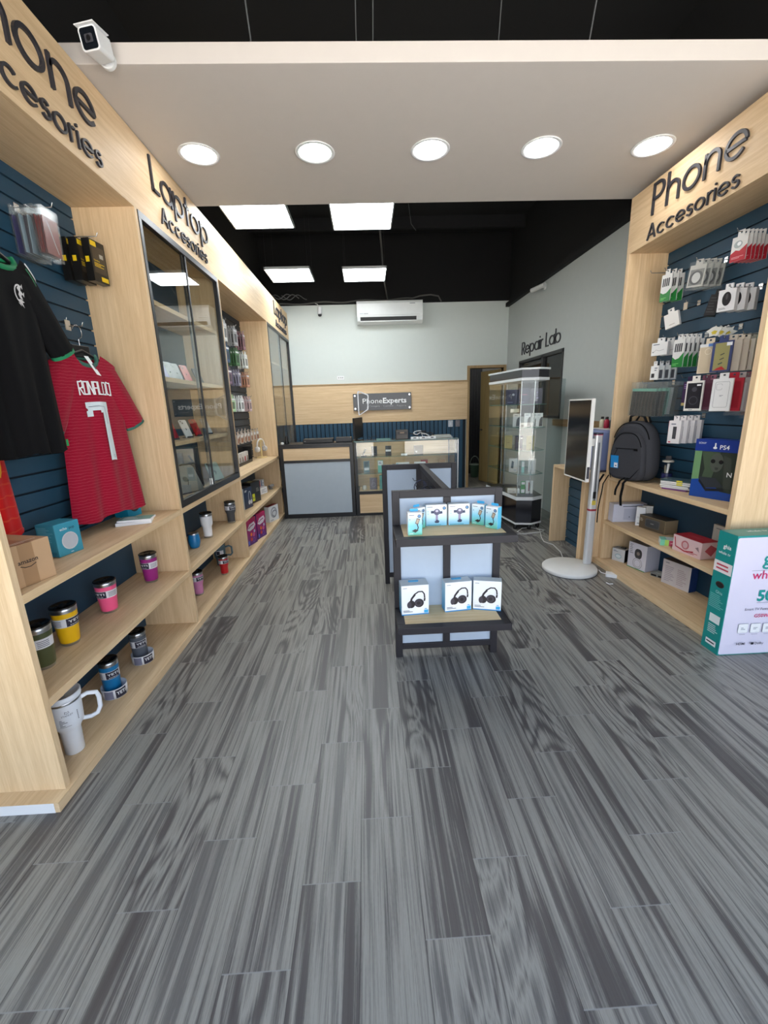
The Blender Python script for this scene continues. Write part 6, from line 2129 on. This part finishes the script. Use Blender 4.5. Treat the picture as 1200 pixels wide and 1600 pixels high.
hxb('navy box at the left of the top glass shelf in the showcase', .13, .06, .175, 1.775, 5.26, 1, -8, nb, [('disc', .62, .66, .08, pm((190, 196, 214))), ('lines', .1, .1, .6, .2, 1, pm((120, 130, 170)))])
hxb('navy box second from the left on the top glass shelf in the showcase', .135, .06, .19, 1.905, 5.20, 1, -8, nb, [('lines', .1, .55, .8, .62, 1, pm((170, 70, 130))), ('lines', .1, .1, .5, .18, 1, pm((120, 130, 170)))])
hxb('dark violet box at the right of the top glass shelf in the showcase', .13, .06, .18, 2.03, 5.12, 1, -24, pm((40, 30, 70), .35), [('lines', .5, .3, .7, .8, 3, pm((120, 110, 170)))])
for k, (x, y, rz) in enumerate(((1.81, 5.16, -10), (1.925, 5.10, -18), (1.985, 5.02, -20), (2.025, 4.985, -22))):
    hxb(['white phone box alone at the left of the second glass shelf', 'white phone box with a black phone, second on the second glass shelf', 'white phone box with a black phone, third on the second glass shelf', 'white phone box at the right end of the second glass shelf'][k], .075, .03, .155 if k else .15, x, y, 2, rz, paper,
        [('poly', [(.45, .02), (.95, .02), (.97, .72), (.75, .70), (.55, .55)], pm((36, 36, 44), .3)), ('lines', .2, .82, .8, .9, 1, ink)], 'white phone boxes on the second glass shelf')
hxb('gold box at the left of the third glass shelf', .085, .05, .155, 1.745, 5.22, 3, -8, gold, [('lines', .3, .4, .7, .5, 1, pm((120, 110, 70)))])
hxb('dark blue box between the gold ones on the third glass shelf', .085, .05, .155, 1.85, 5.15, 3, -10, nb, [('lines', .3, .4, .7, .5, 1, pm((90, 100, 160))), ('rect', .7, .75, .95, .85, pm((200, 206, 220)))])
hxb('gold box right of the dark blue one on the third glass shelf', .085, .05, .155, 1.955, 5.05, 3, -18, gold, [('lines', .3, .4, .7, .5, 1, pm((120, 110, 70)))])
hxb('white box with a blue phone picture on the fourth glass shelf', .095, .05, .165, 1.775, 5.10, 4, -12, paper, [('poly', [(.2, .3), (.5, .25), (.55, .75), (.3, .85)], pm((40, 70, 90), .3)), ('lines', .55, .1, .9, .16, 1, pm((40, 110, 180)))])
hxb('slim pale green and white packet on the fourth glass shelf', .032, .02, .135, 1.868, 5.02, 4, -12, pm((150, 206, 200), .4), [('rect', .05, .5, .95, .97, paper)])
hxb('narrow white box right of centre on the fourth glass shelf', .08, .04, .165, 1.965, 4.985, 4, -14, paper, [('rect', .42, .1, .56, .7, pm((200, 204, 210)))])
hxb('low white box on the deck of the showcase, left', .14, .10, .045, 1.80, 5.12, 5, -14, paper, [('lines', .4, .3, .7, .5, 1, ink)])
hxb('green and white packet on the deck of the showcase', .05, .03, .15, 1.89, 5.05, 5, -10, pm((60, 150, 76), .4), [('rect', .1, .05, .9, .35, paper), ('rect', .1, .75, .9, .95, paper)])
hxb('white box with a red phone picture on the deck of the showcase', .08, .03, .155, 1.965, 5.03, 5, -18, paper, [('rect', .35, .2, .65, .9, pm((150, 60, 70), .3))])
q = MB(); q.box(-.05, .05, -.0006, .0006, 0, .04, pm((220, 220, 200))); tag(q.build('price_card', None, 0, (1.74, 5.02, SZ[2] + .17), R(-10)), 'small cream price card stuck inside the showcase near the top left', 'price card')

# ================================================================== GLASS COUNTER CONTENTS
GZ = {1: .8355, 2: .6005, 3: .3505}


def gcb(label, w, d, h, x, y, s, rz, m, f=None, group=None, name='product_box', cat='product box'):
    return carton(name, label, cat, w, d, h, (x, y, GZ[s]), R(rz), m, {'f': f} if f else None, group, bevel=0)


dk = pm((52, 54, 60), .35)
gcb('slim black box at the left of the top shelf in the glass counter', .075, .03, .135, .085, 6.02, 1, 4, dk, [('lines', .3, .2, .8, .3, 1, pm((110, 110, 116)))])
gcb('dark grey box with a white band on the top shelf in the glass counter', .085, .035, .135, .285, 6.02, 1, -4, dk, [('rect', .05, .42, .95, .62, paper)])
gcb('black box with a white triangle on the top shelf in the glass counter', .13, .05, .125, .715, 6.02, 1, -3, black, [('poly', [(.12, .40), (.40, .40), (.26, .20)], pm((210, 210, 212)))])
gcb('flat white card on the top shelf in the glass counter', .085, .04, .022, .505, 5.97, 1, 0, paper)
q = MB(); q.cbox((0, 0, .055), (.025, .01, .10), black, Matrix.Rotation(R(25), 3, 'Y')); q.box(-.05, .03, -.02, .02, 0, .008, black); tag(q.build('phone_holder', None, .002, (-.06, 6.02, GZ[1])), 'black phone holder at the left end of the counter\'s top shelf', 'phone holder')
gcb('pale teal pack with a white band on the middle shelf in the glass counter', .085, .03, .165, -.035, 6.02, 2, 3, pm((110, 136, 140), .35), [('rect', .1, .2, .9, .42, paper), ('rect', .15, .5, .85, .95, pm((70, 92, 98)))])
gcb('tall green and white pack on the middle shelf in the glass counter', .075, .04, .165, .165, 6.02, 2, 0, pm((120, 196, 182), .4), [('rect', .05, .6, .95, .98, paper), ('lines', .2, .7, .8, .9, 2, ink)])
gcb('black cube left of the blue and white packs in the glass counter', .05, .05, .105, .365, 6.05, 2, 0, black)
gcb('blue and white pack under the counter glass, left of the pair', .19, .05, .125, .485, 6.03, 2, 0, paper, [('rect', .02, .1, .15, .9, blue_pk), ('lines', .3, .3, .8, .7, 3, ink)])
gcb('white pack with a blue hang tab under the counter glass', .16, .05, .125, .735, 6.03, 2, 0, paper, [('rect', .3, .3, .5, .8, blue_pk), ('lines', .55, .3, .9, .7, 3, ink)])
gcb('red sided pack behind the blue and white one in the glass counter', .10, .04, .140, .81, 6.12, 2, 0, pm((170, 50, 44), .4))
gcb('long white pack at the right of the middle shelf in the glass counter', .28, .09, .088, 1.02, 6.0, 2, 0, paper)
gcb('tan box behind the long white pack', .09, .05, .135, 1.07, 6.14, 2, 0, pm((176, 140, 100), .5))
gcb('mauve grey box with a curved drawing on the bottom shelf in the glass counter', .105, .05, .165, .055, 6.03, 3, 2, pm((112, 104, 118), .35), [('ring', .5, .42, .18, .05, pm((150, 146, 160))), ('line', [(.38, .4), (.36, .8), (.5, .9)], .05, pm((150, 146, 160)))])
q = MB(); q.lathe([(.03, 0), (.035, .01), (.03, .05), (.015, .062)], pm((210, 208, 200), .4), 20); tag(q.build('round_puck', None, 0, (-.075, 6.02, GZ[3])), 'round white puck on the bottom shelf in the glass counter', 'small device')
gcb('tall teal pack behind the gondola on the bottom shelf in the glass counter', .06, .05, .20, .175, 6.03, 3, 0, pm((96, 160, 158), .4))

# on top of the counters
TZ = 1.0575
e_ = empty('card_printer', 'brown black boxy device on top of the glass counter', 'device', (.485, 6.08, TZ))
q = MB(); q.box(-.085, .085, -.07, .07, 0, .125, pm((62, 56, 52), .35)); q.build('housing', e_, .005)
q = MB(); q.box(-.07, .07, -.073, -.0702, .065, .105, black); q.box(-.03, .03, -.074, -.073, .08, .1, pm((130, 110, 90))); q.build('front_window', e_)
for k in range(5):
    q = MB()
    cx = .66 + .055 * k
    col = [(26, 26, 28), (200, 202, 204), (30, 30, 32), (214, 214, 214), (24, 24, 26)][k]
    pts = []
    for a in range(14):
        t = a * PI / 7
        pts.append((.05 * math.cos(t) * (1 + .2 * math.sin(a)), .04 * math.sin(t), .010 + .05 * abs(math.sin(t * .5 + k)) + (.04 if k in (1, 2) else .01)))
    q.tube(pts, .007, pm(col, .4), 6, closed=True)
    q.tube([pts[0], (pts[0][0] + .02, pts[0][1], .03), (pts[0][0] + .02, pts[0][1] - .02, .007)], .007, pm(col, .4), 6)
    tag(q.build('cable_coil', None, 0, (cx, 6.10, TZ)), ['black', 'white', 'black', 'white', 'black'][k] + ' cable coil in the heap on top of the glass counter', 'cable', 'heap of cables on the glass counter')
for k in range(3):
    q = MB(); q.box(-.055, .055, -.022, .022, 0, .030, paper); q.box(-.02, .02, -.0225, -.022, .008, .022, pm((60, 60, 64)))
    tag(q.build('power_strip', None, .003, (.66 + .12 * k, 5.97, TZ), R(4 * k - 4)), 'white adapter in front of the cable heap on the glass counter', 'power adapter', 'white adapters in front of the cable heap')
carton('thin_laptop', 'thin grey closed tray lying at the right end of the glass counter top', 'tray', .27, .20, .035, (1.055, 6.10, TZ), R(-4), pm((160, 164, 160), .4), bevel=.004)
q = MB(); q.tube([(0, 0, 0), (.04, 0, .05), (.10, .0, .055)], .004, black, 6); q.tube([(0, 0, 0), (.02, -.01, .03), (-.02, 0, .05)], .004, black, 6); q.box(-.05, .06, -.02, .02, 0, .004, pm((60, 70, 80), .2))
tag(q.build('glasses_stand', None, 0, (.03, 6.05, TZ)), 'spindly black stand beside the monitor on the glass counter', 'stand')
q = MB(); q.box(0, .20, -.003, .003, 0, .02, glass_edge); tag(q.build('acrylic_rest', None, 0, (.12, 6.02, TZ)), 'clear acrylic rest lying on the glass counter beside the black stand', 'acrylic rest')
e_ = empty('monitor', 'black monitor seen edge-on between the desk and the glass counter', 'monitor', (-.15, 6.16, 1.057), R(66))
q = MB(); q.box(-.24, .24, -.012, .012, .03, .315, black); q.build('screen', e_, .003)
q = MB(); q.box(-.02, .02, .012, .05, 0, .2, black); q.box(-.09, .09, -.05, .09, 0, .006, black); q.build('stand', e_, .002)
e_.location = (-.135, 6.10, 1.0575)
e_.rotation_euler[2] = R(77)
carton('keyboard_tray', 'low black printer lid on top of the reception desk', 'device', .42, .22, .055, (-.70, 6.10, 1.0455), 0, black, {'f': [('lines', .04, .4, .1, .6, 1, pm((170, 170, 172)))]}, bevel=.006)
carton('document_scanner', 'dark grey device beside the black lid on the reception desk', 'device', .23, .16, .062, (-.34, 6.12, 1.0455), 0, pm((36, 36, 40), .4), bevel=.006)
e_ = empty('desk_phone', 'small black figure-like handset at the far left of the reception desk', 'device', (-1.14, 6.02, 1.0455), R(20))
q = MB(); q.lathe([(.03, 0), (.034, .01), (.018, .06), (.022, .085), (.012, .11)], black, 16); q.build('base', e_)
q = MB(); q.lathe([(.022, 0), (.022, .022), (.01, .028)], pm((200, 200, 196), .4), 14, (-.07, -.03, 0)); q.build('button', e_)

# ================================================================== BACK WALL THINGS
e_ = empty('air_conditioner', 'white split air conditioner high on the back wall', 'air conditioner', (.447, YB, 2.862))
acw = pm((226, 230, 230), .3)
Wd, Hh = 1.09, .345
prof = [(0, 0), (-.13, .0), (-.185, .04), (-.205, .10), (-.21, .30), (-.19, Hh), (0, Hh)]
q = MB(); q.rings([[(x, y, z) for y, z in prof] for x in (-Wd / 2, Wd / 2)], acw, True, False); q.build('housing', e_, .012, seg=3)
q = MB(); q.rings([[(x, y, z) for y, z in ((-.184, .036), (-.1915, .038), (-.2105, .094), (-.202, .098))] for x in (-.49, .44)], pm((34, 36, 38), .5), True, False); q.build('air_outlet', e_)
q = MB(); q.cbox((-.02, -.196, .030), (.95, .008, .026), acw, Matrix.Rotation(R(-38), 3, 'X')); q.build('louvre', e_)
q = MB(); q.box(-.50, .50, -.2115, -.2101, .118, .121, pm((150, 154, 156))); q.box(.33, .42, -.2115, -.2101, .288, .297, ink); q.box(-.43, -.36, -.2115, -.2101, .143, .150, ink); q.box(-.50, -.44, -.2115, -.2101, .145, .150, pm((90, 130, 160))); q.build('front_details', e_)
e_ = empty('wall_camera', 'white camera hanging from a cable high on the back wall', 'security camera', (-.722, YB - .03, 3.02))
q = MB(); q.tube([(0, 0, .04), (0, 0, .14)], .035, white, 14); q.build('camera_body', e_)
q = MB(); q.lathe([(.001, -.004), (.026, .004), (.034, .03)], pm((60, 62, 66), .2), 18); q.build('lens', e_)
q = MB(); q.tube([(0, .01, .14), (-.03, .015, .19), (-.09, .02, .22)], .006, pm((200, 202, 204), .5), 6); q.build('cable', e_)
e_ = empty('wall_outlet', 'white horizontal wall outlet above the oak band', 'outlet', (-.434, YB, 1.995))
q = MB(); q.box(-.062, .062, -.010, -.0005, 0, .062, white); q.build('cover_plate', e_, .003)
q = MB()
for x in (-.03, .005, .035):
    q.box(x - .008, x + .008, -.0115, -.0102, .022, .042, pm((150, 154, 156)))
q.build('sockets', e_)
for x, c, lab in ((1.50, (196, 202, 210), 'pale switch plate on the blue slats below the oak band'), (1.63, (120, 116, 122), 'grey switch plate right of the pale one on the blue slats')):
    q = MB(); q.box(-.040, .040, -.010, -.0005, 0, .115, pm(c, .4)); q.box(-.012, .012, -.013, -.0101, .035, .08, pm([min(255, v * 1.1) for v in c], .4))
    tag(q.build('switch_plate', None, .002, (x, YB - .030, 1.125)), lab, 'switch')
# shop sign
e_ = empty('shop_sign', 'dark acrylic shop sign lettered in white on the oak band', 'sign', (.280, YB - .068, 1.457))
sgm = pm((58, 60, 64), .25)
q = MB(); q.box(-.512, .512, -.004, .004, 0, .290, sgm); q.build('plate', e_, .002)
q = MB()
for x in (-.48, .48):
    for z in (.035, .255):
        q.prism(circ(x, z, .016, 14), lambda u, v, d_: (u, -d_, v), .004, .012, chrome)
        q.prism(circ(x, z, .009, 12), lambda u, v, d_: (u, d_, v), .004, .0325, chrome)
q.build('standoffs', e_)
sf = lambda u, v, o: (u, -.0045 - o, v)
lw_ = pm((236, 238, 240), .4)
q = MB(); q.text('Phone', -.345, .120, .125, sf, .0008, lw_, .0, 'l', width=.345); q.text('Experts', .012, .120, .125, sf, .0008, lw_, .022, 'l', width=.415)
q.text('Compra - Cambia - Repara', -.245, .058, .040, sf, .0008, pm((150, 152, 156), .4), .0, 'l', width=.665); q.build('sign_lettering', e_)
q = MB()
pl = [(-.435, .345), (-.235, .270), (-.250, .015), (-.430, -.090)]
P4 = [Vector(p) for p in pl]
outl = []
for i in range(4):
    a, b, c = P4[i - 1], P4[i], P4[(i + 1) % 4]
    for t in (.12, .0 if False else .06):
        pass
    outl += [tuple(b + (a - b) * .10), tuple(b + (a - b) * .03 + (c - b) * .03), tuple(b + (c - b) * .10)]
n = len(outl)
ctr = (sum(p[0] for p in outl) / n, sum(p[1] for p in outl) / n)
inn = [(ctr[0] + (x - ctr[0]) * .80, ctr[1] + (z - ctr[1]) * .90) for x, z in outl]
lm = pm((150, 152, 154), .25, .6)
for i in range(n):
    j = (i + 1) % n
    q.prism([outl[i], outl[j], inn[j], inn[i]], lambda u, v, d_: (u, -d_, v), .006, .022, lm)
q.build('phone_outline_logo', e_)

# repair lab lettering on the right wall
e_ = empty('wall_lettering', 'dark Repair Lab lettering on the grey right wall above the black window', 'sign', (XWR, 6.3, 2.235))
letters('Repair Lab', lambda u, v, d_: (-d_ - .0005, -u - 6.3, v - 2.235), -6.985, -5.610, 2.238, .185, e_, gap=.07)

# cameras
e_ = empty('security_camera', 'white bullet security camera on the right wall near the black ceiling', 'security camera', (XWR, 6.20, 3.02))
q = MB(); q.tube([(0, 0, 0), (-.02, 0, 0)], .032, white, 16); q.build('wall_mount', e_)
q = MB(); q.tube([(-.02, 0, 0), (-.07, .02, .0), (-.08, .05, .01)], .010, white, 10); q.build('bracket', e_)
q = MB(); q.tube([(-.03, -.06, .02), (-.13, .16, .0)], .030, pm((206, 208, 208), .4), 18); q.build('camera_body', e_)
q = MB(); q.tube([(-.1305, .161, .0), (-.134, .168, -.001)], .026, black, 18); q.build('lens', e_)
e_ = empty('security_camera', 'large white bullet security camera on the front edge of the soffit, top left', 'security camera', (-1.128, 2.44, 3.092))
q = MB(); q.tube([(0, -.0005, 0), (0, -.018, 0)], .036, white, 24); q.tube([(0, -.018, 0), (0, -.028, 0)], [.03, .024], white, 24); q.build('wall_mount', e_)
q = MB(); q.tube([(0, -.028, 0), (-.002, -.035, .004), (-.002, -.045, .006)], [.020, .016, .016], white, 14); q.build('ball_joint', e_)
rot = Matrix.Translation((.004, -.075, .004)) @ Matrix.Rotation(R(-8), 4, 'Z') @ Matrix.Rotation(R(8), 4, 'X') @ Matrix.Rotation(R(-4), 4, 'Y')
bd = lambda u, v, d_: (u, d_, v)
q = MB(rot); q.prism(rrect(-.042, -.042, .042, .042, .015), bd, -.065, .025, white, smooth=False); q.build('camera_body', e_, .004)
q = MB(rot); q.prism(rrect(-.035, -.036, .035, .036, .010), bd, -.0665, -.0651, pm((22, 26, 32), .12)); q.prism(rrect(-.018, -.014, .018, .014, .005), bd, -.0685, -.0666, pm((70, 70, 76), .3)); q.prism(circ(0, 0, .010, 16), bd, -.0700, -.0686, black); q.build('lens_window', e_)
q = MB(rot); q.prism([(-.045, .0425), (.045, .0425), (.045, .047), (-.045, .047)], bd, -.078, .02, white); q.build('sun_hood', e_, .002)

# back room
e_ = empty('bucket', 'grey green bucket with a raised handle in the back room behind the doorway', 'bucket', (2.25, 8.85, 0))
gb = pm((96, 128, 104), .5)
q = MB(); q.lathe([(.075, 0), (.080, .004), (.100, .25), (.106, .26), (.098, .258), (.074, .01)], gb, 28, cap=True); q.build('pail', e_)
q = MB(); q.tube([(-.10 * math.cos(R(a)), 0, .25 + .19 * math.sin(R(a))) for a in range(0, 181, 15)], .009, pm((150, 160, 150), .5), 8); q.build('handle', e_)
q = MB(); q.lathe([(.106, .255), (.112, .26), (.112, .275), (.104, .28)], pm((160, 172, 160), .5), 28, cap=False); q.build('rim', e_)
q = MB()
for k in range(10):
    q.box(-.15 + .03 * k, -.125 + .03 * k, -.006 if k % 2 else .0, .006, 0, 2.3, pm((26, 28, 38), .8))
tag(q.build('dark_curtain', None, .003, (2.34, 9.3, .0)), 'tall dark curtain panel hanging in the back room beyond the doorway', 'curtain')

e_ = empty('ceiling_light', 'small unseen lamp added to brighten the back room behind the doorway', 'ceiling light', (2.2, 8.9, 2.98))  # out-of-view lamp, added so the bucket and door leaf are lit
q = MB(); q.lathe([(.12, .02), (.13, 0), (.11, -.03), (.001, -.035)], emit_mat('back_room_added_lamp', (1, .97, .9), 32), 24, cap=False); q.build('diffuser', e_)
q = MB(); q.lathe([(.14, .0195), (.14, .004), (.131, .001)], white, 24, cap=False); q.build('rim', e_)
